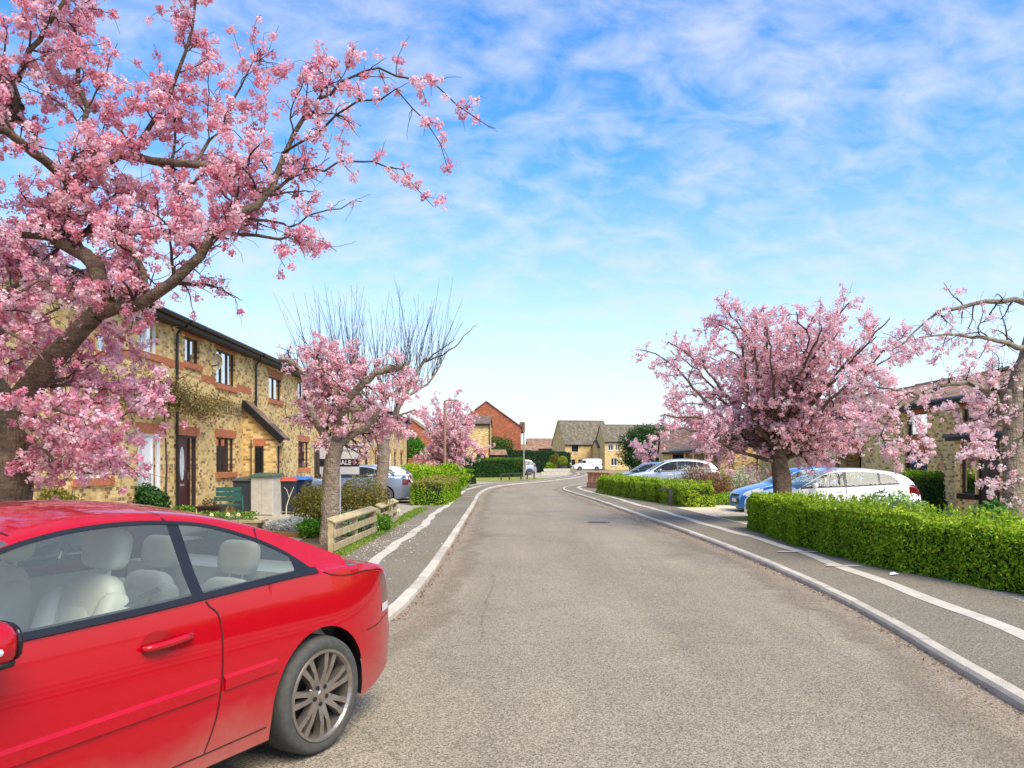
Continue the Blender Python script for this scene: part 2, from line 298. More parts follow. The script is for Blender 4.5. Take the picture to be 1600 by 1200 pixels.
def per_piece(m, lo, hi):
    t = m.node_tree; N = t.nodes; L = t.links; p = N['Principled BSDF']; oi = N.new('ShaderNodeObjectInfo'); mr = N.new('ShaderNodeMapRange'); mr.inputs['To Min'].default_value = lo; mr.inputs['To Max'].default_value = hi; L.new(oi.outputs['Random'], mr.inputs['Value'])
    old = p.inputs['Base Color'].links[0].from_socket; mu = N.new('ShaderNodeMixRGB'); mu.blend_type = 'MULTIPLY'; mu.inputs[0].default_value = 1; L.new(old, mu.inputs[1]); L.new(mr.outputs[0], mu.inputs[2]); L.new(mu.outputs[0], p.inputs['Base Color'])
per_piece(M['kerb'], .78, 1.06)
def road_wear(m):
    t = m.node_tree; N = t.nodes; L = t.links; p = N['Principled BSDF']; c = N.new('ShaderNodeTexCoord'); col = p.inputs['Base Color'].links[0].from_socket
    def layer(sc, scale, det, p0, p1, a, b, rot=0):
        nonlocal col
        mp_ = N.new('ShaderNodeMapping'); mp_.inputs['Scale'].default_value = sc; mp_.inputs['Rotation'].default_value = (0,0,rot); L.new(c.outputs['Object'], mp_.inputs[0]); n = N.new('ShaderNodeTexNoise'); n.inputs['Scale'].default_value = scale; n.inputs['Detail'].default_value = det; n.inputs['Roughness'].default_value = .65; L.new(mp_.outputs[0], n.inputs['Vector'])
        r = N.new('ShaderNodeValToRGB'); r.color_ramp.elements[0].position = p0; r.color_ramp.elements[1].position = p1; r.color_ramp.elements[0].color = a; r.color_ramp.elements[1].color = b; L.new(n.outputs[0], r.inputs[0])
        mu = N.new('ShaderNodeMixRGB'); mu.blend_type = 'MULTIPLY'; mu.inputs[0].default_value = 1; L.new(col, mu.inputs[1]); L.new(r.outputs[0], mu.inputs[2]); col = mu.outputs[0]
    layer((1,.12,1), .9, 5, .35, .65, (.86,.86,.87,1), (1.08,1.07,1.05,1)); layer((1,1,1), .5, 9, .3, .46, (.8,.8,.81,1), (1,1,1,1)); layer((1,1,1), 2.2, 10, .24, .36, (.62,.61,.6,1), (1,1,1,1))
    v = N.new('ShaderNodeTexVoronoi'); v.feature = 'DISTANCE_TO_EDGE'; v.inputs['Scale'].default_value = .32; nz_ = N.new('ShaderNodeTexNoise'); nz_.inputs['Scale'].default_value = 1.4; nz_.inputs['Detail'].default_value = 8; L.new(c.outputs['Object'], nz_.inputs['Vector'])
    mv = N.new('ShaderNodeMixRGB'); mv.inputs[0].default_value = .22; L.new(c.outputs['Object'], mv.inputs[1]); L.new(nz_.outputs['Color'], mv.inputs[2]); L.new(mv.outputs[0], v.inputs['Vector'])
    r = N.new('ShaderNodeValToRGB'); r.color_ramp.elements[0].position = .0; r.color_ramp.elements[1].position = .004; r.color_ramp.elements[0].color = (.66,.65,.63,1); r.color_ramp.elements[1].color = (1,1,1,1); L.new(v.outputs['Distance'], r.inputs[0])
    mu = N.new('ShaderNodeMixRGB'); mu.blend_type = 'MULTIPLY'; mu.inputs[0].default_value = .7; L.new(col, mu.inputs[1]); L.new(r.outputs[0], mu.inputs[2]); L.new(mu.outputs[0], p.inputs['Base Color'])
road_wear(M['road'])
# ---------------------------------------------------------------- the setting
def struct(o): o['kind'] = 'structure'; return o
struct(MB().add([(-900,-300,-.03),(900,-300,-.03),(900,1500,-.03),(-900,1500,-.03)], [(0,1,2,3)]).build('ground', M['earth']))
# the carriageway: one sheet between (and under) the kerbs, plus the mouth of the side turning by the red car
rd = MB(); xs = [(-9.5,-40),(6.5,-40),(6.5,46.0),(3.0,46.0)]
rd.add([(-16,-40,0),(6.0,-40,0),(6.0,44,0),(-3.0,44,0),(-3,8,0),(-16,8,0)], [(0,1,2,3,4,5)])
far_l = [p for p in LK if p.y > 44]; far_r = [p for p in RK if p.y > 42]
def resample(path, n):
    d = [0]
    for a, b in zip(path, path[1:]): d.append(d[-1] + (b-a).length)
    out = []
    for k in range(n):
        t = d[-1] * k / (n-1); i = min(len(d)-2, max(j for j in range(len(d)) if d[j] <= t + 1e-9)); f = (t-d[i]) / max(1e-9, d[i+1]-d[i]); out.append(path[i].lerp(path[i+1], min(1,f)))
    return out
fl, fr = resample(offset(far_l, .05), 40), resample(offset(far_r, -.05), 40)
fl[0] = Vector((-3,44,0)); fr[0] = Vector((6,44,0))
nb = len(rd.v); rd.add([(p.x,p.y,0) for p in fl] + [(p.x,p.y,0) for p in fr], [(i,40+i,41+i,i+1) for i in range(39)])
rd.add([(8,118,0),(60,118,0),(60,126,0),(8,126,0)], [(0,1,2,3)]) if False else None
ROAD = struct(rd.build('road', M['road'], loc=(0,0,.03)))
# worn, sandy strip of grit along both gutters
for nm, K, sgn in (('gutter_grit', LK, -1), ('gutter_grit', RK, 1)):
    q = [p for p in K if 3 < p.y < 60 and (sgn > 0 or p.x > -1.9 or p.y > 8)]
    inner = []
    for i, p in enumerate(offset(q, sgn * .75)):
        inner.append(p + (p - q[i]).normalized() * (.12 * math.sin(i * .7) + .1 * math.sin(i * 1.9 + 1)))
    a, b = (q, inner)
    o = ribbon(a, b, .004).build(nm, M['edge'], loc=(0,0,.03)); struct(o); ca = o.data.color_attributes.new('Col','FLOAT_COLOR','POINT'); k_ = len(a)
    ca.data.foreach_set('color', np.repeat(np.concatenate([np.ones(k_),np.zeros(k_)]),4).astype(np.float32))
def pavement(K, sgn, width, y1, name):
    q = [p for p in K if p.y < y1]
    outer = offset(q, sgn * width); inn = offset(q, sgn * .12)
    o = struct(ribbon(inn, outer, .1, .115).build(name, M['pave']))
    a, b = offset(q, sgn * .86), offset(q, sgn * 1.05)
    for i in range(len(a)):          # the pale edging wanders a little
        w_ = .05 * math.sin(i * .37) + .03 * math.sin(i * 1.3); t_ = (b[i]-a[i]).normalized(); a[i] = a[i] + t_*w_; b[i] = b[i] + t_*w_*.8
    e = ribbon(a, b, .1105, .1125); e.add([(p.x,p.y,.09) for p in a]+[(p.x,p.y,.1105) for p in a], [])
    e.build('concrete_edging', M['concrete'], o)
    return q, o
LP, LPO = pavement(LK, 1, 1.75, 110, 'pavement')
RP, RPO = pavement(RK, -1, 1.85, 100, 'pavement')
# cross joints and trench patches in the footways
def cross(px0, py0, px1, py1, w, parent, m_=None, zz=.1185):
    a, b = G(px0, py0, .115), G(px1, py1, .115); t = Vector((0,w/2,0))
    MB().add([(p.x,p.y,zz) for p in (a-t, b-t, b+t, a+t)], [(0,1,2,3)]).build('joint_strip', m_ or M['concrete'], parent)
cross(622,822,662,822,.10,LPO); cross(612,832,658,831,.10,LPO); cross(722,776,742,776,.2,LPO)
cross(1215,862,1275,862,.14,RPO); cross(1290,884,1345,884,.14,RPO); cross(1225,884,1262,884,.5,RPO,M['pave_patch'],.1165) if False else None
# kerb stones, one by one
def kerb(K, sgn, y0, y1, name):
    q = [p for p in K if y0 <= p.y <= y1]; n = int(sum((b-a).length for a, b in zip(q, q[1:])) / .915)
    q = resample(q, n + 1); root = struct(MB().add([(q[0].x,q[0].y,-.02),(q[1].x,q[1].y,-.02),(q[1].x+.05*sgn,q[1].y,-.02)], [(0,1,2)]).build(name, M['kerb']))
    st = MB(); w, h_, c = .125, .104, .025; L_ = .450
    prof = [(0,-.05),(.004,h_-c),(c,h_),(w,h_),(w,-.05)]
    st.add([(x,-L_,z) for x, z in prof] + [(x,L_,z) for x, z in prof], [(0,1,6,5),(1,2,7,6),(2,3,8,7),(3,4,9,8),(4,3,2,1,0),(5,6,7,8,9)])
    first = None
    for a, b in zip(q, q[1:]):
        t = b - a; ang = math.atan2(t.y, t.x) - math.pi/2; mid = (a+b)/2
        if first is None: o = first = st.build('kerb_stone', M['kerb'], root)
        else: o = first.copy(); COL.objects.link(o)
        o.location = (mid.x, mid.y, random.uniform(-.006,.004)); o.rotation_euler = (0, 0, ang + (math.pi if sgn > 0 else 0) + random.uniform(-.004,.004))
        o.scale = (1, t.length/.915, 1)
kerb(LK, 1, 5.1, 108, 'kerb'); kerb(RK, -1, 1, 100, 'kerb')
# plots behind the pavements
def sheet(name, pts, z, m_): return struct(MB().add([(x,y,z) for x,y in pts], [tuple(range(len(pts)))]).build(name, m_))
lo = [(p.x,p.y) for p in offset([p for p in LK if 7.2 < p.y < 109], 1.70)]
sheet('front_gardens', lo + [(-9.0,109),(-30,109),(-30,7.6)], .104, M['drive'])
ro = [(p.x,p.y) for p in offset([p for p in RK if -3 < p.y < 99], -1.80)]
sheet('front_plots', ro + [(60,99),(60,-3)], .098, M['drive'])
gv = G(1300,795,.1)
sheet('gravel_drive', [(5.6,18.3),(5.35,25.4),(8,27.5),(13.4,28),(13.4,18)], .106, M['gravel'])
sheet('grass_strip', [(5.75,19.6),(5.65,21.2),(7.3,21.6),(7.6,19.9)], .112, M['grass'])
sheet('lawn', [(-3.6,59),(-1.2,55.8),(1.8,61.5),(3.6,68),(-2,75),(-6,70)], .122, M['grass'])
sheet('grass_strip', [(-3.0,12.6),(-2.72,12.5),(-2.72,20.5),(-2.9,24.8),(-3.15,24.8)], .12, M['grass'])
# patched trench and an iron cover in the carriageway
ic = G(935,818,0); struct(MB().lathe([(.0,.004),(.3,.004),(.3,.0)], (ic.x,ic.y,.033), 24).build('manhole_cover', mat('iron_cover', s(88,82,76), .6, .3, var=.3, vscale=30, bump=.6, bscale=60)))
rp_ = G(885,930,0)
# ---------------------------------------------------------------- foliage
def facets(name, C, size, cols, m_, parent=None, nrm=None, tilt=1.0, aspect=.55, kind=None, up=0.0):
    """many small diamond-shaped leaves or petals: C centres (n,3), size (n,), cols (n,3)"""
    n = len(C); C = np.asarray(C, np.float32); size = np.broadcast_to(np.asarray(size, np.float32), (n,))
    N_ = rng.normal(size=(n,3))
    if nrm is not None: N_ = np.asarray(nrm) + N_ * tilt
    N_[:,2] += up
    N_ /= np.linalg.norm(N_, axis=1)[:,None] + 1e-9
    A = np.cross(N_, rng.normal(size=(n,3))); A /= np.linalg.norm(A, axis=1)[:,None] + 1e-9
    B = np.cross(N_, A); s_ = size[:,None]
    V = np.empty((n,4,3), np.float32); bend = N_ * s_ * .18
    V[:,0] = C - A*s_*.5 + bend; V[:,1] = C + B*s_*aspect*.5; V[:,2] = C + A*s_*.5 + bend; V[:,3] = C - B*s_*aspect*.5
    me = bpy.data.meshes.new(name); me.vertices.add(4*n); me.vertices.foreach_set('co', V.ravel())
    me.loops.add(4*n); me.loops.foreach_set('vertex_index', np.arange(4*n, dtype=np.int32))
    me.polygons.add(n); me.polygons.foreach_set('loop_start', np.arange(0,4*n,4,dtype=np.int32)); me.polygons.foreach_set('loop_total', np.full(n,4,np.int32))
    me.update(); ca = me.color_attributes.new('Col','FLOAT_COLOR','POINT')
    cc = np.ones((n,4,4), np.float32); cc[:,:,:3] = np.asarray(cols, np.float32)[:,None,:]; ca.data.foreach_set('color', cc.ravel())
    me.materials.append(m_); o = bpy.data.objects.new(name, me); COL.objects.link(o)
    if parent: o.parent = parent
    return tag(o, kind=kind)
def mixcols(n, pal, jitter=.12):
    pal = np.array([p[:3] for p in pal]); i = rng.random(n) * (len(pal) - 1); k = i.astype(int); f = (i-k)[:,None]
    c = pal[k]*(1-f) + pal[np.minimum(k+1,len(pal)-1)]*f
    return np.clip(c * (1 + rng.normal(size=(n,1))*jitter), 0, 1)
GREEN = [s(70,114,6), s(108,152,12), s(146,184,24), s(184,204,56)]
DKGREEN = [s(28,56,22), s(44,80,28), s(64,104,36)]
YGREEN = [s(112,150,14), s(152,182,32), s(198,210,84)]
OLIVE = [s(92,92,30), s(128,120,44), s(150,142,66)]
def hnoise(P, sc, seed=0):
    q = P*sc + seed; return (np.sin(q[:,0]*1.7+np.sin(q[:,1]*2.3)) + np.sin(q[:,1]*1.9+np.sin(q[:,2]*2.1+q[:,0])) + np.sin(q[:,2]*2.7+q[:,0]*.9)) / 3
def hedge(name, label, path, width, height, n, leaf=.05, pal=GREEN, top=YGREEN, z0=.1, rough=.06, group=None, round_=.12, cat='hedge'):
    """path = centre line; leaves over sides, top and ends with clipped but uneven faces"""
    P = smooth(path, .4); root = empty(name, (P[0].x,P[0].y,z0), 0, label, cat, group)
    d = [0]
    for a, b in zip(P, P[1:]): d.append(d[-1]+(b-a).length)
    Lt = d[-1]; PA = np.array([(p.x,p.y) for p in P]); d = np.array(d)
    def at(t):
        x = np.interp(t, d, PA[:,0]); y = np.interp(t, d, PA[:,1]); e = .05
        tx = np.interp(t+e, d, PA[:,0]) - np.interp(t-e, d, PA[:,0]); ty = np.interp(t+e, d, PA[:,1]) - np.interp(t-e, d, PA[:,1]); l = np.hypot(tx,ty)+1e-9
        return x, y, tx/l, ty/l
    areas = np.array([Lt*height, Lt*height, Lt*width, width*height, width*height]); cnt = (n*areas/areas.sum()).astype(int)
    Cs, Ns, Ks = [], [], []
    for k in range(5):
        m_ = cnt[k]; a = rng.random(m_); b = rng.random(m_)
        if k < 2: t = a*Lt; lat = np.full(m_, (-.5 if k == 0 else .5)*width); z = b*height
        elif k == 2: t = a*Lt; lat = (b-.5)*width; z = np.full(m_, height)
        else: t = np.full(m_, 0.0 if k == 3 else Lt); lat = (a-.5)*width; z = b*height
        # round the shoulders
        hz_ = np.clip((z - (height-round_))/round_, 0, 1)*np.clip((np.abs(lat)-(width/2-round_))/round_, 0, 1); lat = lat*(1-.25*hz_*round_/width*2); z = z - hz_*round_*.45
        x, y, tx, ty = at(t); nx, ny = -ty, tx
        p = np.stack([x+nx*lat, y+ny*lat, z], 1)
        nn = np.stack([nx*np.sign(lat), ny*np.sign(lat), np.zeros(m_)], 1) if k < 2 else (np.tile([0,0,1.],(m_,1)) if k == 2 else np.stack([tx,ty,np.zeros(m_)],1)*(-1 if k==3 else 1))
        dsp = hnoise(p, 2.2)*rough*1.5 + hnoise(p, .9, 8)*rough*.8 + hnoise(p, 7, 3)*rough*.6 - np.abs(rng.normal(size=m_))*rough*.7
        p = p + nn*dsp[:,None]; Cs.append(p); Ns.append(nn); Ks.append(np.full(m_, k))
    # stray shoots standing out of the clipped faces
    m_ = max(60, n//28); tq = rng.random(m_//6)*Lt; tq = np.repeat(tq, 6)+rng.normal(size=(m_//6)*6)*.02; m_ = len(tq); lq = np.repeat((rng.random(m_//6)-.5)*width, 6); x, y, tx, ty = at(tq); hq = np.tile(np.arange(6), m_//6)/6*np.repeat(rng.uniform(.04,.15,m_//6),6)
    Cs.append(np.stack([x-ty*lq, y+tx*lq, height+hq],1)); Ns.append(np.stack([tx,ty,np.full(m_,.3)],1)); Ks.append(np.full(m_,2))
    C_ = np.concatenate(Cs); Nn = np.concatenate(Ns); K_ = np.concatenate(Ks)
    C_[:,2] = np.maximum(C_[:,2], .02); C_[:,0] -= P[0].x; C_[:,1] -= P[0].y
    col = mixcols(len(C_), pal); tp = mixcols(len(C_), top); f = np.clip((K_ == 2)*.75 + (C_[:,2]/height-.75)*1.2 + hnoise(C_, 1.1, 5)*.4, 0, 1)[:,None]
    facets('foliage', C_, leaf*rng.uniform(.7,1.4,len(C_)), col*(1-f)+tp*f, M['leaf'], root, Nn, .75)
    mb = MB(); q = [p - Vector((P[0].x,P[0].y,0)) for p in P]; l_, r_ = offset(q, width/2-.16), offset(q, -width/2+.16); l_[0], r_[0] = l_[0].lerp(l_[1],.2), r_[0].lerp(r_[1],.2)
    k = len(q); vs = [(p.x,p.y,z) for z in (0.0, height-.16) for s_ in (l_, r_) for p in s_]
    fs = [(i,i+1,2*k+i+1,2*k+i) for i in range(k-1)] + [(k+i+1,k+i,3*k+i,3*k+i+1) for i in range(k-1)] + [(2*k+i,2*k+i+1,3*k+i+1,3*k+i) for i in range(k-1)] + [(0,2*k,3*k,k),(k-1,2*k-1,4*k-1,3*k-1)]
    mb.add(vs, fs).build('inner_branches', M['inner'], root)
    return root
def bush(name, label, c, rad, n, leaf=.05, pal=GREEN, stems=6, cat='shrub', group=None, shell=.55, mname='leaf', flat=0.0, stem_m='twig'):
    root = empty(name, c, 0, label, cat, group); rx, ry, rz = rad
    u = rng.normal(size=(n,3)); u /= np.linalg.norm(u,axis=1)[:,None]; rr = (shell + (1-shell)*rng.random(n)**.6)[:,None]
    lump = (1 + .22*hnoise(u, 3.1, c[0]*3) + .12*hnoise(u, 7.3, c[1]))[:,None]
    p = u*rr*lump*np.array([rx,ry,rz]); p[:,2] += rz*.95; p[:,2] = np.maximum(p[:,2], .02)
    col = mixcols(n, pal)
    facets('foliage', p, leaf*rng.uniform(.6,1.4,n), col, M[mname], root, u, 1.0)
    mb = MB()
    for k in range(stems):
        a = 2*math.pi*k/stems + random.uniform(-.3,.3); e = Vector((math.cos(a)*rx*.7, math.sin(a)*ry*.7, rz*random.uniform(1.1,1.7)))
        mb.tube([(random.uniform(-.05,.05),random.uniform(-.05,.05),0), e*.45+Vector((0,0,.05)), e], [.018,.012,.005], 5)
    mb.build('stems', M[stem_m], root)
    return root

# ---------------------------------------------------------------- trees
class Tree:
    def __init__(self): self.br = []            # (pts array, radii array, level)
    def limb(self, pts, r0, r1, lvl=0, jit=.02, step=.18, power=1.0):
        P = smooth(pts, step); n = len(P); A = np.array([tuple(p) for p in P]); k = np.linspace(0,1,n)
        A += rng.normal(size=A.shape)*jit*(np.minimum(1, k*4)[:,None])
        self.br.append((A, r0+(r1-r0)*k**power, lvl)); return len(self.br)-1
    def grow(self, start, d, length, r0, r1, lvl, wander=.22, droop=0.0, seg=8, lift=0.0):
        A = [np.array(start, float)]; d = np.array(d, float); d /= np.linalg.norm(d); st = length/seg
        for k in range(seg):
            d = d + rng.normal(size=3)*wander; d[2] += lift*(1-k/seg) - droop*(k/seg); d /= np.linalg.norm(d); A.append(A[-1] + d*st)
        self.br.append((np.array(A), np.linspace(r0,r1,seg+1), lvl)); return len(self.br)-1
    def sprout(self, i, n, lr, lvl, t0=.25, spread=.9, up=.25, wander=.22, droop=0.0, lift=0.0, rk=.55, rmin=.004, seg=7, keep=None):
        A, rad, _ = self.br[i]; m = len(A); out = []
        for k in range(n):
            t = t0 + (1-t0)*(k + rng.random())/n; j = min(m-2, int(t*(m-1))); tg = A[j+1]-A[j]; tg = tg/(np.linalg.norm(tg)+1e-9)
            v = rng.normal(size=3); v -= tg*v.dot(tg); v /= np.linalg.norm(v)+1e-9
            d = tg*(1-spread*.5) + v*spread; d[2] += up
            L_ = rng.uniform(*lr)*(1-.35*t)
            if keep is not None and not keep(A[j] + d/np.linalg.norm(d)*L_): continue
            out.append(self.grow(A[j], d, L_, max(rmin, rad[j]*rk), rmin*.7, lvl, wander, droop, seg, lift))
        return out
    def wood(self, name, m_, parent, levels, origin):
        VV, FF, b = [], [], 0
        for A, rad, lv in self.br:
            if lv not in levels: continue
            n = 12 if lv == 0 else (8 if lv == 1 else (5 if lv == 2 else 3)); m = len(A)
            T = np.gradient(A, axis=0); T /= np.linalg.norm(T,axis=1)[:,None]+1e-9
            ref = np.array([.31,.17,.93]) if abs(T[0,2]) < .9 else np.array([1,.1,0]); X = np.cross(T, ref); X /= np.linalg.norm(X,axis=1)[:,None]+1e-9; Y = np.cross(T, X)
            an = np.arange(n)*2*np.pi/n
            rr = rad[:,None]*np.ones((1,n))
            if lv == 0: rr = rr*(1+.09*np.sin(an*3+A[:,2:3]*2.0)+.06*np.sin(an*5+A[:,2:3]*5))
            V = A[:,None,:] + (X[:,None,:]*np.cos(an)[None,:,None] + Y[:,None,:]*np.sin(an)[None,:,None])*rr[:,:,None]
            VV.append(V.reshape(-1,3)); i = np.arange(m-1)[:,None]*n; k = np.arange(n)[None,:]; k2 = (k+1)%n
            FF.append(np.stack([i+k,i+k2,i+n+k2,i+n+k],-1).reshape(-1,4)+b); b += m*n
        V = np.concatenate(VV) - np.array(origin); F = np.concatenate(FF).astype(np.int32)
        me = bpy.data.meshes.new(name); me.vertices.add(len(V)); me.vertices.foreach_set('co', V.astype(np.float32).ravel())
        me.loops.add(F.size); me.loops.foreach_set('vertex_index', F.ravel()); me.polygons.add(len(F)); me.polygons.foreach_set('loop_start', np.arange(0,F.size,4,dtype=np.int32)); me.polygons.foreach_set('loop_total', np.full(len(F),4,np.int32))
        me.polygons.foreach_set('use_smooth', np.ones(len(F),bool)); me.update(); me.materials.append(m_)
        o = bpy.data.objects.new(name, me); COL.objects.link(o); o.parent = parent; return o
    def puffs(self, levels, per_m, tmin=.2, keep=None, gap=.35):
        out = []
        for A, rad, lv in self.br:
            if lv not in levels: continue
            sg = np.linalg.norm(np.diff(A,axis=0),axis=1); L_ = sg.sum(); n = rng.poisson(max(.01, L_*per_m*(1-tmin)))
            if n == 0: continue
            cum = np.concatenate([[0],np.cumsum(sg)])
            ph = rng.random()*6; t = tmin+(1-tmin)*rng.random(n); t = t[(np.sin(t*L_*5+ph) > -1+gap*2*rng.random(len(t)))]
            if len(t) == 0: continue
            p = np.stack([np.interp(t*L_,cum,A[:,k]) for k in range(3)],1); out.append(p)
        P = np.concatenate(out)
        if keep is not None: P = P[keep(P)]
        return P
PINK = [s(222,140,158), s(238,172,188), s(247,200,210), s(251,220,227), s(254,238,241)]
PINK2 = [s(236,172,184), s(246,197,205), s(251,215,219), s(253,230,232), s(254,243,243)]
def blossom(name, P, rad, per, size, parent, origin, pal=PINK, jit=.03, deep=.5):
    """each puff is a pompom of small petals; petals in the heart of a puff are the deeper pink"""
    n = len(P); P = P + rng.normal(size=P.shape)*jit; pr = rad*rng.uniform(.65,1.25,n)
    u = rng.normal(size=(n,per,3)); u /= np.linalg.norm(u,axis=2)[:,:,None]; q = rng.random((n,per))**.45
    C = P[:,None,:] + u*(q*pr[:,None])[:,:,None]
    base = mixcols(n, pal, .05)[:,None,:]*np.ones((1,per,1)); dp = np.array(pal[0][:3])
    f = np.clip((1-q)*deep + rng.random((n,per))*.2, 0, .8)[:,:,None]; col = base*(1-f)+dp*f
    return facets(name, C.reshape(-1,3)-np.array(origin), size*rng.uniform(.7,1.35,n*per), col.reshape(-1,3), M['petal'], parent, u.reshape(-1,3), .7, .85)
# ---------------------------------------------------------------- the near cherry, its limbs set out as in the photograph
def tree_root(name, base, label, group='flowering cherry trees along the street', cat='tree'):
    return empty(name, base, 0, label, cat, group)
GRP = 'flowering cherry trees along the street'
def near_cherry():
    D = 7.2; b = W(18, 0, D); base = Vector((b.x, D, .1)); root = tree_root('cherry_tree', base, 'big old cherry tree in pink blossom leaning over the red car')
    T = Tree()
    def L(pts, r0, r1, lvl=1, **k): return T.limb([W(*p) for p in pts], r0, r1, lvl, **k)
    T.limb([(base.x-.02, D, -.1), (base.x-.03, D, .5), (base.x-.02, D, 1.2), W(16,720,D), W(14,672,D), W(20,632,D)], .22, .18, 0, .008)
    T.br[0][1][:3] *= 1.12
    main = L([(8,668,D),(30,628,D),(60,588,D-.03),(105,532,D-.1),(150,492,D-.12)], .13, .078, 0, jit=.008)
    T.limb([W(14,660,D), W(-30,600,D+.2), W(-90,520,D+.5), W(-140,420,D+.9), W(-150,300,D+1.1)], .19, .07, 0, .012)
    up = L([(150,495,D-.1),(158,440,D-.1),(136,403,D),(99,381,D),(88,367,D),(100,330,D),(114,290,D+.05)], .076, .054, 0, jit=.008)
    lims = [up]
    lims.append(L([(114,292,D),(73,253,D-.2),(29,220,D-.5),(0,202,D-.7),(-60,170,D-.9)], .052, .025))
    lims.append(L([(114,292,D),(136,271,D+.1),(161,249,D+.2),(205,242,D+.3),(222,240,D+.35)], .056, .04))
    lims.append(L([(200,243,D+.3),(271,253,D+.1),(330,260,D),(370,279,D-.1),(425,300,D-.2)], .042, .03))
    r = L([(150,492,D-.1),(185,482,D-.2),(230,468,D-.3),(268,440,D-.4),(312,400,D-.4),(348,356,D-.4),(400,319,D-.3),(425,300,D-.2),(440,240,D-.1),(474,187,D),(500,161,D),(515,139,D)], .06, .012); lims.append(r)
    lims.append(L([(515,150,D),(537,124,D),(571,111,D+.1),(620,116,D+.2),(669,131,D+.2),(706,161,D+.3),(747,187,D+.3),(774,200,D+.3)], .014, .003, 2))
    lims.append(L([(425,300,D-.2),(460,275,D),(505,262,D+.1),(560,250,D+.2),(610,258,D+.3),(640,280,D+.3),(682,322,D+.3)], .016, .003, 2))
    lims.append(L([(440,240,D-.1),(500,205,D-.3),(560,165,D-.4),(620,150,D-.5),(665,190,D-.5),(700,268,D-.6)], .014, .003, 2))
    lims.append(L([(348,358,D-.4),(380,342,D-.3),(425,343,D-.2),(452,358,D-.2),(485,337,D-.1),(538,322,D),(572,314,D)], .018, .003, 2))
    lims.append(L([(235,363,D+.4),(279,359,D+.2),(330,359,D),(406,364,D),(455,375,D),(489,373,D)], .032, .006))
    lims.append(L([(95,372,D),(154,359,D+.3),(200,362,D+.4),(240,363,D+.4)], .045, .03))
    lims.append(L([(150,359,D+.2),(183,374,D+.1),(213,389,D),(224,422,D-.1),(233,462,D-.2)], .024, .028))
    lims.append(L([(90,374,D),(37,367,D-.2),(0,363,D-.4),(-60,350,D-.6)], .036, .02))
    lims.append(L([(150,252,D+.2),(136,205,D+.3),(132,169,D+.3),(121,95,D+.4),(110,20,D+.5),(95,-50,D+.5)], .032, .012))
    lims.append(L([(-40,200,D+.2),(-5,150,D),(22,125,D),(48,81,D),(66,44,D),(99,4,D),(120,-50,D)], .04, .012))
    lims.append(L([(-60,260,D+.3),(-20,215,D+.1),(10,185,D),(20,170,D),(0,130,D)], .075, .05))
    lims.append(L([(205,242,D+.3),(240,190,D+.1),(280,120,D),(300,40,D-.1),(320,-40,D-.1)], .026, .008))
    lims.append(L([(300,258,D),(340,200,D+.3),(375,130,D+.3),(410,70,D+.3)], .02, .005))
    # drooping low limbs beside the trunk
    lims.append(L([(40,622,D-.1),(90,640,D-.5),(130,650,D-.7),(175,660,D-.8),(215,640,D-.8)], .022, .004))
    lims.append(L([(45,640,D+.1),(75,680,D+.2),(100,705,D+.1),(150,720,D-.1)], .02, .004))
    lims.append(L([(60,592,D),(100,590,D+.4),(140,570,D+.6),(190,545,D+.7)], .028, .005))
    lims.append(L([(-60,540,D+.6),(-10,470,D+.8),(40,440,D+.9),(90,430,D+1.0)], .05, .012))
    lims.append(L([(-90,520,D+.5),(-40,510,D-.2),(20,520,D-.5),(70,560,D-.7)], .03, .006))
    for q in ([(-60,560,D+.9),(0,520,D+1.0),(60,500,D+1.1),(120,470,D+1.2),(180,450,D+1.3)], [(-80,470,D+.8),(-20,420,D+.9),(50,400,D+.9),(110,420,D+1.0)], [(-60,600,D+.7),(-10,580,D+.9),(40,560,D+1.1),(90,560,D+1.2)],
              [(-70,520,D-.4),(-20,480,D-.5),(30,450,D-.5),(80,440,D-.4)], [(50,610,D+.2),(110,600,D+.3),(160,615,D+.3),(215,600,D+.2)], [(45,650,D+.3),(90,690,D+.4),(130,700,D+.4),(190,690,D+.4)], [(30,660,D-.2),(70,705,D-.3),(110,735,D-.4),(150,742,D-.5)]): lims.append(L(q, .024, .005))
    def keep(p): return True
    l2 = []
    for i in lims:
        A = T.br[i][0]; ln = np.linalg.norm(np.diff(A,axis=0),axis=1).sum()
        if T.br[i][2] == 2:
            l2.append(i); T.sprout(i, int(ln*5), (.12,.4), 3, .15, 1.0, .0, .2, .25, 0, .6, .0025, 5)
        else: l2 += T.sprout(i, max(3,int(ln*6.5)), (.35,.95), 2, .1, 1.0, .25, .2, .18, .1, .4, .0045, 8)
    l3 = []
    for i in list(l2):
        l3 += T.sprout(i, 6, (.16,.5), 3, .15, 1.0, .1, .24, .25, .05, .6, .0026, 5)
    T.wood('trunk', M['bark'], root, (0,1), base); T.wood('branches', M['twig'], root, (2,3), base)
    P = T.puffs((2,), 17, .12); Q = T.puffs((3,), 17, .08); P = np.concatenate([P,Q])
    px = 800+P[:,0]/P[:,1]*1200; py = 720-(P[:,2]-1.65)/P[:,1]*1200
    # bloom thins out towards the long bare shoots on the right and below
    pr = np.where(px > 395, .5, 1.0)*np.where((py > 395) & (px > 250), .38, 1.0)
    pr = np.where((px > 40) & (px < 175) & (py > 470) & (py < 600) & (P[:,1] < 7.3), pr*.35, pr); pr = np.where(px < -130, .4, pr)
    P = P[rng.random(len(P)) < pr]
    print('near cherry puffs', len(P))
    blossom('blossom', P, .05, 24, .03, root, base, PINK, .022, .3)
near_cherry()

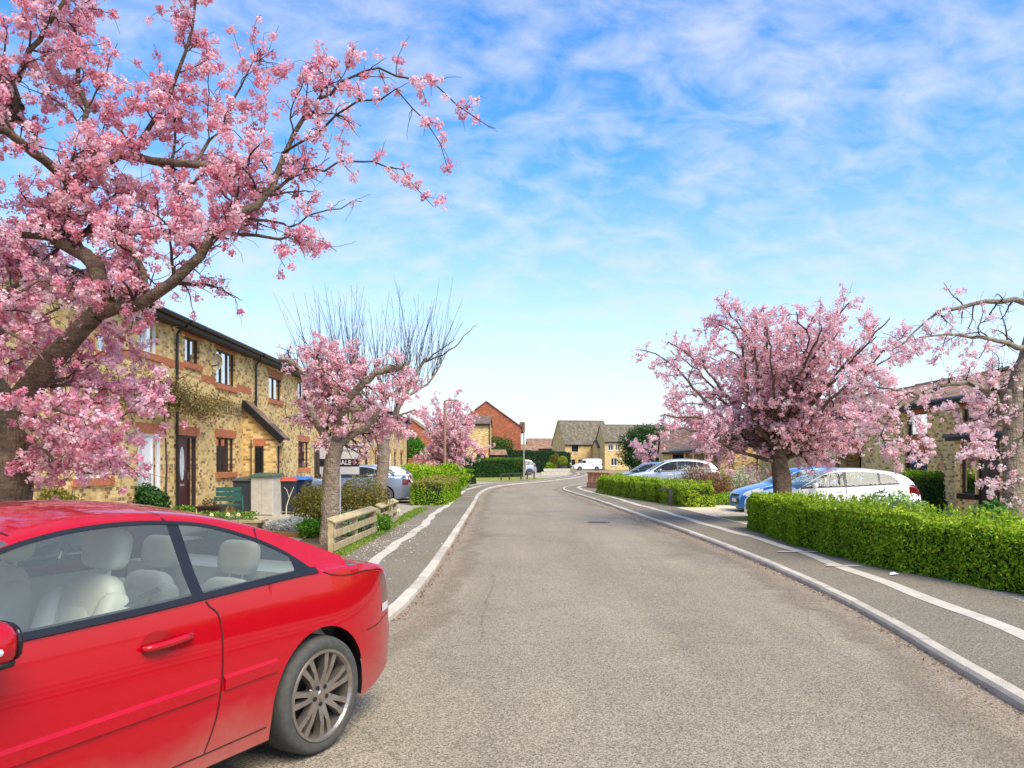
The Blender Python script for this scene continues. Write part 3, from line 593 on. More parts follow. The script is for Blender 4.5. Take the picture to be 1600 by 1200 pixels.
def vase_cherry(base, label, trunk_h, trunk_r, limbs, reach, rise, seeds, per_m=(8,9), rad=.055, petal=.045, per=9, pal=PINK2, l2=7, l3=6, bark='bark', lean=(0,0), droop=.1, keep=None, flat=1.0, azs=None, thin=1.0, l2len=(.5,1.25), l3len=(.22,.6), low=False, dome=0):
    global rng
    rng = np.random.default_rng(seeds); root = tree_root('cherry_tree', base, label); T = Tree(); B = np.array(base, float)
    top = B + np.array([lean[0],lean[1],trunk_h])
    T.limb([tuple(B-np.array([0,0,.15])), tuple(B+np.array([lean[0]*.2,lean[1]*.2,trunk_h*.45])), tuple(top), tuple(top+np.array([0,0,.25]))], trunk_r*1.12, trunk_r*.8, 0, .01)
    T.br[0][1][0] *= 1.25
    L1 = []
    for k in range(limbs):
        if dome:
            q_ = math.sqrt((k+.5)/limbs); az = k*2.39996; rr = reach*q_*rng.uniform(.9,1.08); rs = rise*(.98-dome*q_*q_)*rng.uniform(.86,1.08)
            if k % 4 == 1: rs *= rng.uniform(.1,.45)
        else: az = (azs[k] if azs else 2*math.pi*(k+.5*rng.random())/limbs); rr = reach*rng.uniform(.75,1.1); rs = rise*rng.uniform(.7,1.12)
        if dome: pass
        elif k % 3 == 2: rr *= .45; rs *= 1.1
        elif low and k % 3 == 1: rs *= rng.uniform(.12,.42); rr *= 1.02
        e = top + np.array([math.cos(az)*rr, math.sin(az)*rr*flat, rs]); s0 = top + np.array([0,0,rng.uniform(-.25,.2)])
        m1 = s0 + (e-s0)*.35 + np.array([0,0,rs*.02]) + rng.normal(size=3)*.12; m2 = s0 + (e-s0)*.7 + np.array([0,0,rs*.10]) + rng.normal(size=3)*.15
        L1.append(T.limb([tuple(s0),tuple(m1),tuple(m2),tuple(e)], trunk_r*rng.uniform(.36,.5)*(.6 if dome else 1), .012, 1, .025, .2))
    A2 = []
    for i in L1: A2 += T.sprout(i, l2, l2len, 2, .18, 1.0, .15, .18, droop, .05, .5, .007, 7, keep)
    for i in A2: T.sprout(i, l3, l3len, 3, .15, 1.0, .1, .22, droop*1.5, 0, .6, .004, 5, keep)
    T.wood('trunk', M[bark], root, (0,1), base); T.wood('branches', M['twig'], root, (2,3), base)
    P = np.concatenate([T.puffs((2,), per_m[0], .1), T.puffs((3,), per_m[1], .1)])
    if thin < 1: P = P[rng.random(len(P)) < thin]
    print(label[:20], len(P))
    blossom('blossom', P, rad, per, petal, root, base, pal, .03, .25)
    return root
# cherry by the timber fence, with thick sawn-off limbs
def fence_cherry():
    global rng
    rng = np.random.default_rng(21); D = 14.3; base = W(517,0,D); base = Vector((base.x, D, .1)); T = Tree()
    root = tree_root('cherry_tree', base, 'small pink cherry with thick sawn limbs beside the wooden fence')
    def L(pts, r0, r1, lvl=1, **k): return T.limb([W(*p) for p in pts], r0, r1, lvl, **k)
    L([(514,866,D),(516,830,D),(518,770,D),(520,720,D),(526,690,D)], .18, .135, 0, jit=.008); T.br[0][1][:3] *= np.array([1.5,1.25,1.1])
    li = [L([(520,712,D),(505,675,D-.1),(490,650,D-.3),(482,625,D-.4)], .1, .05, 1),
          L([(524,700,D),(545,682,D),(575,668,D-.1),(590,640,D-.2)],   .09, .045, 1),
          L([(525,690,D),(530,650,D),(522,610,D),(515,580,D),(505,560,D)], .085, .05, 1),
          L([(530,660,D),(545,625,D-.3),(570,600,D-.4),(585,583,D-.5),(607,574,D-.5),(632,571,D-.5)], .075, .052, 1),
          L([(528,640,D),(500,605,D+.3),(475,588,D+.4),(462,572,D+.4),(448,563,D+.4),(438,560,D+.4)], .075, .05, 1),
          L([(540,640,D),(570,640,D+.3),(610,620,D+.5),(645,590,D+.6)], .05, .02, 1),
          L([(535,660,D),(575,655,D+.2),(620,650,D+.2),(650,640,D+.2)], .045, .015, 1),
          L([(512,670,D),(480,655,D+.2),(460,650,D+.1),(445,655,D)], .045, .015, 1),
          L([(525,620,D),(545,580,D+.2),(560,555,D+.2)], .05, .02, 1), L([(522,600,D),(500,570,D-.3),(492,545,D-.4)], .05, .02, 1)]
    l2 = []
    for i in li: l2 += T.sprout(i, 9, (.35,.8), 2, .2, 1.0, .12, .2, .15, .05, .35, .006, 7)
    for i in l2: T.sprout(i, 6, (.15,.42), 3, .15, 1.0, .05, .24, .25, 0, .6, .0035, 5)
    T.wood('trunk', M['bark_pale'], root, (0,1), base); T.wood('branches', M['twig'], root, (2,3), base)
    P = np.concatenate([T.puffs((2,), 17, .1), T.puffs((3,), 19, .1)]); px = 800+P[:,0]/P[:,1]*1200; P = P[rng.random(len(P)) < np.where(px < 470, .15, .9)]
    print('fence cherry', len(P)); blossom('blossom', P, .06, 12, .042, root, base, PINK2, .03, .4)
fence_cherry()
# right-hand verge tree, the largest in full bloom
b5 = W(1224,0,18.9); vase_cherry((b5.x,18.9,.1), 'wide spreading pink cherry in full bloom beside the white car', 1.75, .22, 38, 3.65, 3.45, 5, (12,14), .058, .048, 9, l2=11, l3=8, l2len=(.5,1.3), flat=.8, droop=.14, dome=.2, lean=(-.12,0))
# cherry far down on the left
b4 = W(703,0,47); vase_cherry((b4.x,47,.1), 'rounded pale pink cherry behind the tall lamp post', 1.3, .2, 26, 2.2, 4.5, 9, (11,12), .09, .085, 7, l2=9, l3=6, droop=.14, dome=.5)
# small pale cherry in front of the distant evergreen
b7 = W(1012,0,78); vase_cherry((b7.x,78,.1), 'small pale blossom tree in front of the dark evergreen', .9, .12, 11, 2.3, 2.6, 12, (5,6), .12, .12, 6, l2=8, l3=5, pal=[s(226,170,186), s(244,210,218), s(252,236,240)])
# cherry at the right edge of the picture with long bare arching limbs
def edge_cherry():
    global rng
    rng = np.random.default_rng(33); D = 12.3; b = W(1583,0,D); base = Vector((b.x, D, .1)); T = Tree()
    root = tree_root('cherry_tree', base, 'half bare cherry with smooth grey arching limbs behind the clipped hedge')
    def L(pts, r0, r1, lvl=1, **k): return T.limb([W(*p) for p in pts], r0, r1, lvl, **k)
    L([(1582,880,D),(1582,800,D),(1582,740,D),(1582,690,D),(1584,640,D)], .18, .13, 0, jit=.006)
    L([(1584,650,D),(1590,590,D),(1602,560,D),(1615,500,D)], .12, .08, 0, jit=.006); L([(1580,670,D),(1574,630,D),(1572,608,D)], .09, .08, 0, jit=.005)
    li = [L([(1578,672,D),(1560,635,D-.2),(1545,612,D-.4),(1510,600,D-.6),(1470,602,D-.8),(1430,622,D-1),(1395,645,D-1.1),(1370,690,D-1.2)], .06, .012),
          L([(1610,540,D),(1592,545,D-.2),(1560,532,D-.4),(1520,526,D-.6),(1480,524,D-.7),(1440,528,D-.8)], .05, .01),
          L([(1620,480,D),(1600,472,D),(1560,472,D),(1520,475,D+.1),(1490,482,D+.1),(1465,488,D+.1),(1425,520,D+.2),(1395,545,D+.3)], .055, .008),
          L([(1545,612,D-.3),(1552,590,D-.2),(1565,575,D)], .035, .02), L([(1440,620,D-1),(1400,606,D-.8),(1350,602,D-.7),(1335,595,D-.6)], .024, .006),
          L([(1395,645,D-1.1),(1375,680,D-1.2),(1400,690,D-1.2),(1450,693,D-1)], .014, .004, 2),
          L([(1590,770,D),(1575,772,D-.3),(1555,762,D-.7),(1540,748,D-1)], .016, .005, 2), L([(1600,640,D-.2),(1560,660,D-.9),(1520,690,D-1.4),(1500,715,D-1.6)], .022, .006, 2),
          L([(1600,680,D-.2),(1570,700,D-.9),(1535,715,D-1.4),(1548,735,D-1.5)], .02, .005, 2), L([(1620,610,D),(1560,630,D+.6),(1500,640,D+1),(1450,650,D+1.2)], .03, .008)]
    l2 = []
    for i in li: l2 += T.sprout(i, 13 if T.br[i][2] == 1 else 8, (.25,.8), 2 if T.br[i][2] == 1 else 3, .15, 1.0, .1, .24, .12, .0, .4, .005, 7)
    for i in l2: T.sprout(i, 5, (.12,.4), 3, .15, 1.0, .05, .26, .15, 0, .6, .003, 5)
    T.wood('trunk', M['bark_pale'], root, (0,1), base); T.wood('branches', M['twig'], root, (2,3), base)
    P = np.concatenate([T.puffs((2,), 12, .1), T.puffs((3,), 16, .1)]); py = 720-(P[:,2]-1.65)/P[:,1]*1200; px = 800+P[:,0]/P[:,1]*1200
    P = P[rng.random(len(P)) < np.where(py < 540, .3, np.where(py < 625, .7, 1.0))*np.where(px > 1556, .12, 1)]
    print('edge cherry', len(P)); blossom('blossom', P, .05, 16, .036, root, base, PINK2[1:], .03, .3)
edge_cherry()
# pollarded tree with a brush of bare upright shoots
def pollard():
    global rng
    rng = np.random.default_rng(41); D = 23.0; b = W(592,0,D); base = Vector((b.x, D, .1)); T = Tree()
    root = empty('pollarded_tree', base, 0, 'bare pollarded tree with a fan of straight upright shoots', 'tree')
    def L(pts, r0, r1, lvl=1, **k): return T.limb([W(*p) for p in pts], r0, r1, lvl, **k)
    L([(586,815,D),(590,780,D),(598,740,D),(600,705,D),(594,680,D)], .2, .17, 0, jit=.012)
    li = [L([(596,690,D),(580,665,D-.2),(560,640,D-.4),(530,610,D-.6),(500,590,D-.8)], .12, .05), L([(600,700,D),(612,660,D),(632,620,D+.2),(648,585,D+.3),(668,560,D+.4)], .11, .04),
          L([(598,690,D),(600,640,D+.3),(595,600,D+.4),(585,565,D+.5)], .1, .05), L([(600,690,D),(575,640,D+.6),(545,590,D+.9),(525,560,D+1)], .09, .04), L([(602,690,D),(622,640,D-.4),(628,590,D-.6),(640,560,D-.7)], .08, .04), L([(560,640,D-.4),(520,622,D-.2),(480,590,D)], .05, .02), L([(632,620,D+.2),(668,600,D+.5),(690,565,D+.6)], .05, .02), L([(596,640,D+.3),(560,605,D+.5),(548,570,D+.6)], .06, .03)]
    for i in li:
        A = T.br[i][0]
        for k in range(34):
            j = rng.integers(int(len(A)*.3), len(A)); x = A[j][0]-base.x
            d = np.array([x*.10+rng.normal()*.17, rng.normal()*.1, 1.0]); T.grow(A[j], d, rng.uniform(1.0,2.8), .008, .003, 2, .03, 0, 7)
    for x_, y_ in ((745,508),(712,530),(465,520)): T.limb([W(664 if x_ > 600 else 505,566 if x_ > 600 else 592,D+.4 if x_ > 600 else D-.75), W((x_+660)/2 if x_ > 600 else 485,548,D+.4), W(x_,y_,D+.4)], .03, .006, 2)
    l3 = [i for i, q in enumerate(T.br) if q[2] == 2]
    for i in l3[::2]: T.sprout(i, 3, (.15,.5), 3, .3, .5, .4, .1, 0, 0, .5, .004, 4)
    T.wood('trunk', M['bark_pale'], root, (0,1), base); T.wood('shoots', M['twig'], root, (2,3), base)
pollard()
rng = np.random.default_rng(77)
# ---------------------------------------------------------------- building kit (local frame: x along the facade, -y outwards)
ZV = Vector((0,0,1))
def panel(parent, o, u, length, z0, z1, openings, m_, name='wall', reveal=.1, gable=None):
    """a wall face with real openings: (a0, a1, z0, z1)"""
    o, u = Vector(o), Vector(u).normalized(); n = Vector((u.y,-u.x,0)); mb = MB()
    A = sorted({0.0, length, *[x for q in openings for x in q[:2]]}); Z = sorted({z0, z1, *[x for q in openings for x in q[2:4]]})
    P = lambda a, z, b=0: o + u*a + n*b + ZV*z
    for i in range(len(A)-1):
        for j in range(len(Z)-1):
            ca, cz = (A[i]+A[i+1])/2, (Z[j]+Z[j+1])/2
            if any(q[0] < ca < q[1] and q[2] < cz < q[3] for q in openings): continue
            mb.add([P(A[i],Z[j]),P(A[i+1],Z[j]),P(A[i+1],Z[j+1]),P(A[i],Z[j+1])], [(0,1,2,3)])
    for q in openings:
        a0, a1, b0, b1 = q[:4]; r = -reveal-.04
        mb.add([P(a0,b0),P(a0,b1),P(a0,b1,r),P(a0,b0,r)], [(3,2,1,0)]); mb.add([P(a1,b0),P(a1,b1),P(a1,b1,r),P(a1,b0,r)], [(0,1,2,3)])
        mb.add([P(a0,b1),P(a1,b1),P(a1,b1,r),P(a0,b1,r)], [(3,2,1,0)]); mb.add([P(a0,b0),P(a1,b0),P(a1,b0,r),P(a0,b0,r)], [(0,1,2,3)])
    if gable: mb.add([P(0,z1),P(length,z1),P(length*gable[0],z1+gable[1])], [(0,1,2)])
    return mb.build(name, m_, parent)
def window(parent, o, u, a0, a1, z0, z1, fm, mull=(.5,), curtain=0, sill='lintel', lint=True, leaded=False, bar=.05, transom=None, drop=.0):
    o, u = Vector(o), Vector(u).normalized(); n = Vector((u.y,-u.x,0)); b0, b1 = -.13, -.07; w = bar
    f = MB(); f.obox(o,u,n,a0,a0+w,b0,b1,z0,z1); f.obox(o,u,n,a1-w,a1,b0,b1,z0,z1); f.obox(o,u,n,a0+w,a1-w,b0,b1,z1-w,z1); f.obox(o,u,n,a0+w,a1-w,b0,b1,z0,z0+w)
    for q in mull: c = a0+(a1-a0)*q; f.obox(o,u,n,c-w*.55,c+w*.55,b0,b1,z0+w,z1-w)
    if transom: c = z0+(z1-z0)*transom; f.obox(o,u,n,a0+w,a1-w,b0+.01,b1-.005,c-w*.4,c+w*.4)
    fr = f.build('window', fm, parent)
    MB().obox(o,u,n,a0+w*.5,a1-w*.5,-.106,-.1,z0+w*.5,z1-w*.5).build('pane', M['pane'], fr)
    if leaded:
        l = MB(); W_, H_ = a1-a0, z1-z0; k = .16
        x = -H_
        while x < W_:
            for sg in (1,-1):
                p0, p1 = (x, 0), (x+H_, H_)
                t0, t1 = max(0,-x)/H_, min(1,(W_-x)/H_)
                if t1 > t0:
                    q0, q1 = (x+H_*t0, H_*t0), (x+H_*t1, H_*t1)
                    if sg < 0: q0, q1 = (W_-q0[0], q0[1]), (W_-q1[0], q1[1])
                    l.beam(o+u*(a0+q0[0])+n*(-.095)+ZV*(z0+q0[1]), o+u*(a0+q1[0])+n*(-.095)+ZV*(z0+q1[1]), .006, .012, n)
            x += k
        l.build('lead_lattice', M['black'], fr)
    bk = MB(); bk.obox(o,u,n,a0-.2,a1+.2,-.75,-.74,z0-.2,z1+.2); bk.build('room_back', M['curtain'] if curtain == 2 else M['room'], fr)
    if curtain == 1:
        W_ = a1-a0
        for h0, h1 in ((a0+.02, a0+W_*.3), (a1-W_*.3, a1-.02)):
            k = 10; c = MB()
            vs = [o+u*(h0+(h1-h0)*i/k)+n*(-.2+.02*math.sin(i*2.4))+ZV*z for z in (z0,z1) for i in range(k+1)]; c.add(vs, [(i,i+1,k+2+i,k+1+i) for i in range(k)])
            c.build('curtain', M['curtain'], fr)
    elif curtain == 2:
        MB().obox(o,u,n,a0+.03,a1-.03,-.165,-.16,z0+.03,z1-.03).build('blind', M['curtain'], fr)
    if sill: MB().obox(o,u,n,a0-.08,a1+.08,-.1,.05,z0-.15,z0-.003).build('sill', M[sill], parent)
    if lint: MB().obox(o,u,n,a0-.12,a1+.12,-.05,.006,z1+.003,z1+.225).build('lintel', M['lintel'], parent)
    return fr
def door(parent, o, u, a0, a1, z0, z1, fm, dm, side=.0, glaz=None, lint=True):
    o, u = Vector(o), Vector(u).normalized(); n = Vector((u.y,-u.x,0)); w = .06
    f = MB(); f.obox(o,u,n,a0,a0+w,-.14,-.05,z0,z1); f.obox(o,u,n,a1-w,a1,-.14,-.05,z0,z1); f.obox(o,u,n,a0+w,a1-w,-.14,-.05,z1-w,z1)
    d1 = a1-w-(a1-a0)*side
    if side: f.obox(o,u,n,d1,d1+w,-.14,-.05,z0,z1-w)
    fr = f.build('door', fm, parent)
    g0, g1 = a0+w, d1; L_ = MB(); L_.obox(o,u,n,g0,g1,-.12,-.08,z0+.02,z1-w)
    for zz0, zz1 in ((.1,.36),(.42,.92)):
        for k in (0,1):
            x0 = g0+.09+(g1-g0-.1)*.5*k; x1 = x0+(g1-g0-.28)*.5; L_.obox(o,u,n,x0,x1,-.085,-.068,z0+(z1-z0)*zz0,z0+(z1-z0)*zz1) if not glaz else None
    lf = L_.build('door_leaf', dm, fr)
    if glaz == 'oval':
        c = MB(); cx, cz = (g0+g1)/2, z0+(z1-z0)*.66; pr = [(math.cos(2*math.pi*k/20)*.13, math.sin(2*math.pi*k/20)*.42) for k in range(20)]
        vs = [o+u*(cx+a)+n*b+ZV*(cz+z) for b in (-.078,-.07) for a, z in pr]; c.add(vs, [tuple(range(19,-1,-1)),tuple(range(20,40))]+[(k,(k+1)%20,20+(k+1)%20,20+k) for k in range(20)]); c.build('door_glass', M['frost'], fr)
    elif glaz == 'strip':
        MB().obox(o,u,n,g0+.1,g0+.1+(g1-g0)*.25,-.078,-.072,z0+.5,z1-.25).build('door_glass', M['frost'], fr)
    if side:
        MB().obox(o,u,n,d1+w,a1-w,-.1,-.095,z0+.05,z1-w).build('side_light', M['pane'], fr); MB().obox(o,u,n,d1-.1,a1+.1,-.8,-.79,z0,z1).build('hall_back', M['room'], fr)
    h_ = MB(); h_.obox(o,u,n,g1-.12,g1-.09,-.07,-.03,z0+.95,z0+1.15); h_.build('door_handle', M['chrome'], fr)
    MB().obox(o,u,n,(g0+g1)/2-.13,(g0+g1)/2+.13,-.08,-.07,z0+.8,z0+.86).build('letter_plate', M['chrome'], fr)
    if lint: MB().obox(o,u,n,a0-.12,a1+.12,-.05,.006,z1+.003,z1+.225).build('lintel', M['lintel'], parent)
    MB().obox(o,u,n,a0-.05,a1+.05,-.1,.3,z0-.14,z0-.002).build('step', M['concrete'], parent)
    return fr
M['frost'] = mat('frosted_glass', s(196,206,204), .25, var=.25, vscale=18)
M['chrome'] = mat('chrome', s(200,200,200), .2, 1.0)
M['maroon'] = mat('maroon_door', s(74,24,28), .4, var=.15)
M['fascia'] = mat('dark_fascia', s(44,34,30), .6, var=.2)
M['gutter'] = mat('black_gutter', s(26,26,28), .35)
def gable_roof(parent, x0, x1, y0, y1, ze, pitch, m_, over=.3, verge=.15, ridge='x', th=.09, tiles=True, gut=True):
    """y0 front eaves line, y1 back"""
    mb = MB(); t = math.tan(pitch)
    if ridge == 'x':
        ym = (y0+y1)/2; hr = ze+(ym-y0)*t; e0 = ze-over*t; a, b = x0-verge, x1+verge
        for dz in (0,):
            vs = [(a,y0-over,e0),(b,y0-over,e0),(b,ym,hr),(a,ym,hr),(a,y1+over,e0),(b,y1+over,e0)]
        up = [(x,y,z+th) for x,y,z in vs]
        mb.add(vs+up, [(0,3,2,1),(3,4,5,2),(6,7,8,9),(9,8,11,10),(0,1,7,6),(4,10,11,5),(0,6,9,3),(3,9,10,4),(1,2,8,7),(2,5,11,8)])
    else:
        xm = (x0+x1)/2; hr = ze+(xm-x0)*t; e0 = ze-over*t; a, b = y0-verge, y1+verge
        vs = [(x0-over,a,e0),(x0-over,b,e0),(xm,b,hr),(xm,a,hr),(x1+over,a,e0),(x1+over,b,e0)]
        up = [(x,y,z+th) for x,y,z in vs]
        mb.add(vs+up, [(0,1,2,3),(3,2,5,4),(6,9,8,7),(9,10,11,8),(0,6,7,1),(4,5,11,10),(0,3,9,6),(3,4,10,9),(1,7,8,2),(2,8,11,5)])
    r = mb.build('roof', m_, parent)
    if ridge == 'x':
        rt = MB()
        k = int((x1-x0+2*verge)/.45); ym = (y0+y1)/2
        for i in range(k):
            xa = x0-verge+(x1-x0+2*verge)*i/k; xb = x0-verge+(x1-x0+2*verge)*(i+1)/k-.015; rt.tube([(xa,ym,hr+th-.02),(xb,ym,hr+th-.02)], .11, 7)
        rt.build('ridge_tiles', m_, r)
        MB().box(x0-verge,x1+verge,y0-over-.02,y0-over,e0-.14,e0+.05).build('fascia', M['fascia'], r)
        if gut:
            g = MB(); g.tube([(x0-verge,y0-over-.08,e0+.01),(x1+verge,y0-over-.08,e0+.01)], .055, 8); g.build('gutter', M['gutter'], r)
        MB().box(x0-verge,x1+verge,y0-over,y0-.002,e0-.14,e0-.12).build('soffit', M['fascia'], r)
    return r
def tile_courses(parent, x0, x1, y_low, z_low, y_high, z_high, m_, tw=.32, gauge=.30, name='roof_tile'):
    """single interlocking tiles laid in courses on a small slope (each an object sharing one mesh)"""
    L_ = math.hypot(y_high-y_low, z_high-z_low); n = max(1,int(L_/gauge)); k = max(1,int((x1-x0)/tw)); tw = (x1-x0)/k; g = L_/n; ang = math.atan2(z_high-z_low, y_high-y_low)
    st = MB(); seg = 8; xs_ = [tw*i/seg for i in range(seg+1)]; pf = [.028*max(0,math.sin(math.pi*2*i/seg))+.0 for i in range(seg+1)]; l = g*1.18
    vs = [(x,0,p+.03) for x,p in zip(xs_,pf)]+[(x,l,p+.005) for x,p in zip(xs_,pf)]+[(x,0,p) for x,p in zip(xs_,pf)]
    st.add(vs, [(i,i+1,seg+2+i,seg+1+i) for i in range(seg)]+[(2*seg+2+i,2*seg+3+i,i+1,i) for i in range(seg)])
    first = None
    for r_ in range(n):
        for c in range(k):
            if first is None: o = first = st.build(name, m_, parent)
            else: o = first.copy(); COL.objects.link(o)
            f = r_/n; o.location = (x0+c*tw, y_low+(y_high-y_low)*f, z_low+(z_high-z_low)*f+random.uniform(-.003,.003)); o.rotation_euler = (ang, random.uniform(-.01,.01), random.uniform(-.006,.006))
def downpipe(parent, x, y, z0, z1, r=.034, name='downpipe', m_='gutter'):
    mb = MB(); mb.tube([(x,y-.32,z1),(x,y-.2,z1-.12),(x,y-.06,z1-.32),(x,y-.06,z0)], r, 8)
    z = z0+.4
    while z < z1-.4: mb.box(x-.05,x+.05,y-.07,y-.01,z,z+.05); z += 1.5
    return mb.build(name, M[m_], parent)

# ---------------------------------------------------------------- terrace on the left
A0 = math.atan2(1, -.0139); FX0, FD0 = -7.94, 9.0
def LFu(px): return 7.815/((800-px)/1200-.0139)-9.0 if px < 783 else 0
def LFz(px, py): D = LFu(px)+9; return CAMH-(py-HOR)*D/FPX
def rect(x0, x1, y0, y1):
    return (LFu(x0), LFu(x1), LFz((x0+x1)/2, y1), LFz((x0+x1)/2, y0))
EAVE = 5.1
def left_house(u0, u1, label, spec):
    ux, uy = math.cos(A0), math.sin(A0); h = empty('terraced_house', (FX0+ux*u0, FD0+uy*u0, 0), A0, label, 'house', 'yellow brick houses of the terrace'); L_ = u1-u0
    ops = [(q[1]-u0, q[2]-u0, q[3], q[4]) for q in spec if q[0] in ('win','door')]
    panel(h, (0,0,0), (1,0,0), L_, 0, EAVE, ops, M['brick']); hr = 4*math.tan(R(23))
    panel(h, (L_,0,0), (0,1,0), 8, 0, EAVE, [], M['brick'], gable=(.5,hr)); panel(h, (0,8,0), (0,-1,0), 8, 0, EAVE, [], M['brick'], gable=(.5,hr))
    for q in spec:
        if q[0] == 'win': window(h, (0,0,0), (1,0,0), q[1]-u0, q[2]-u0, q[3], q[4], q[5], **q[6])
        elif q[0] == 'door': door(h, (0,0,0), (1,0,0), q[1]-u0, q[2]-u0, q[3], q[4], q[5], q[6], **q[7])
        elif q[0] == 'band': MB().box(q[1]-u0, q[2]-u0, -.006, .02, q[3], q[4]).build('brick_band', M['lintel'], h)
        elif q[0] == 'pipe': downpipe(h, q[1]-u0, 0, .1, EAVE-.1)
    gable_roof(h, .08, L_-.08, 0, 8, EAVE, R(23), M['tile'], .28, 0)
    return h
WH, BR = M['white'], M['brown']
hu = [0, LFu(272), 15.0, 29.6, 42.5, 54.6]
r_ = rect
w1 = r_(217,248,497,551); w0 = r_(153,177,521,551); wl = r_(117,173,686,747); dw = r_(216,254,678,812)
H1 = left_house(hu[0]-5.5, hu[1], 'yellow brick end house with white door behind the near cherry', [
    ('win',*w1,WH,dict(mull=(.5,),curtain=1)), ('win',*w0,WH,dict(mull=(),curtain=1)), ('win',wl[0],wl[1],wl[2],wl[3],WH,dict(mull=(.5,),curtain=0)), ('win',-3.5,-1.7,3.95,4.75,WH,dict(curtain=1)), ('win',-3.8,-1.6,1.1,2.26,WH,dict()),
    ('door',dw[0],dw[1],.22,2.26,WH,WH,dict(side=.3,glaz='strip')), ('band',-5.4,w0[0]-.1,3.78,3.98), ('band',w0[1]+.1,w1[0]-.1,3.78,3.98), ('band',w1[1]+.1,hu[1]-.02,3.86,4.06)])
dd = r_(277,309,680,812); u1_ = r_(289,312,528,568); u2_ = r_(338,368,549,602); l1_ = r_(338,367,684,738)
H2 = left_house(hu[1], hu[2], 'yellow brick house with maroon oval glazed door and satellite dish', [
    ('win',*u1_,BR,dict(mull=(.5,),curtain=2)), ('win',*u2_,BR,dict(mull=(.36,.68),curtain=2)), ('win',*l1_,BR,dict(mull=(.36,.68),curtain=1)),
    ('door',dd[0],dd[1],.22,2.28,BR,M['maroon'],dict(side=.28,glaz='oval')), ('band',hu[1]+.02,u1_[0]-.1,3.86,4.06), ('band',u1_[1]+.1,u2_[0]-.1,3.72,3.92), ('band',u2_[1]+.1,hu[2],3.72,3.92), ('pipe',hu[1]+.04)])
q1 = r_(466,483,690,731); q2 = r_(466,480,598,626); q3 = r_(491,504,690,745)
H3 = left_house(hu[2]+.01, hu[3], 'yellow brick house behind the sale board', [
    ('win',*q1,BR,dict(mull=(.5,),curtain=1)), ('win',*q2,BR,dict(mull=(.5,))), ('door',q3[0],q3[1],.22,2.26,BR,BR,dict(side=.0)), ('win',*r_(420,440,590,625),BR,dict(mull=(.5,),curtain=1)), ('win',*r_(508,524,606,634),BR,dict()), ('win',*r_(512,530,692,727),BR,dict(curtain=1)), ('pipe',hu[2]+.3)])
def uD(D): return D-9
H4 = left_house(hu[3]+.01, hu[4], 'yellow brick house beyond the pollarded tree', [
    ('win',uD(40),uD(41.4),1.1,2.3,BR,dict(curtain=1)), ('win',uD(40),uD(41.4),3.75,4.75,BR,dict(curtain=1)), ('win',uD(47.5),uD(49),1.1,2.3,BR,dict(curtain=1)), ('win',uD(47.5),uD(49),3.75,4.75,BR,dict()), ('door',uD(44),uD(45),.22,2.26,BR,BR,dict()), ('pipe',hu[3]+.3)])
H5 = left_house(hu[4]+.01, hu[5], 'last yellow brick house of the terrace, by the timber fence', [
    ('door',uD(53.2),uD(54.4),.22,2.26,WH,WH,dict()), ('win',uD(56),uD(57.2),1.0,2.3,BR,dict(curtain=0)), ('win',uD(59.5),uD(61),1.0,2.3,BR,dict(curtain=1)), ('win',uD(53.5),uD(55),3.75,4.75,BR,dict()), ('win',uD(59),uD(60.5),3.75,4.75,BR,dict(curtain=1)), ('pipe',hu[5]-.1)])
# lean-to on house two's far end, with black bargeboard; satellite dish; alarm box; trellis
x0, x1 = hu[2]-.75-hu[1], hu[2]-.02-hu[1]
lt = panel(H2, (x0,-1.0,0), (1,0,0), x1-x0, 0, 2.36, [(.12,.55,.9,2.1)], M['brick'], 'lean_to_wall'); window(H2, (x0,-1.0,0), (1,0,0), .12,.55,.9,2.1, BR, mull=(), curtain=1, lint=False)
e_ = MB(); P_ = [(x0,0,0),(x0,-1.0,0),(x0,-1.0,2.36),(x0,0,3.3)]; e_.add(P_, [(0,1,2,3)]); e_.build('lean_to_end', M['brick'], H2)
nw = MB(); nw.obox((x0,0,0),(0,-1,0),(-1,0,0),.36,.62,.005,.03,.95,2.1); nw.build('side_window', BR, H2); MB().obox((x0,0,0),(0,-1,0),(-1,0,0),.40,.58,.03,.036,1.0,2.05).build('side_pane', M['pane'], H2)
MB().obox((x0,0,0),(0,-1,0),(-1,0,0),.3,.68,.004,.012,2.1,2.32).build('lintel', M['lintel'], H2)
rf = MB(); rf.add([(x0-.1,.0,3.42),(x1,.0,3.42),(x1,-1.2,2.28),(x0-.1,-1.2,2.28)]+[(x0-.1,.0,3.5),(x1,.0,3.5),(x1,-1.2,2.36),(x0-.1,-1.2,2.36)], [(0,1,2,3),(7,6,5,4),(0,3,7,4),(1,5,6,2),(2,6,7,3)]); lr = rf.build('lean_to_roof', M['tile'], H2)
MB().beam((x0-.12,0,3.40),(x0-.12,-1.22,2.24),.04,.2).build('bargeboard', M['gutter'], lr)
ds = LFu(330)-hu[1]; dz = LFz(330,566); sdh = empty('satellite_dish', H2.matrix_world @ Vector((0,0,0)), 0, 'small pale satellite dish on the house with the maroon door', 'satellite dish')
ux, uy = math.cos(A0), math.sin(A0); sdh.location = (FX0+ux*(hu[1]+ds)+.0, FD0+uy*(hu[1]+ds), dz)
MB().lathe([(.0,.0),(.1,.012),(.18,.04),(.22,.07),(.224,.06),(.18,.03),(.1,.0),(0,-.012)], (0,0,0), 20, 'y').build('dish', mat('dish_grey', s(206,200,184), .5), sdh).rotation_euler = (0,0,R(150))
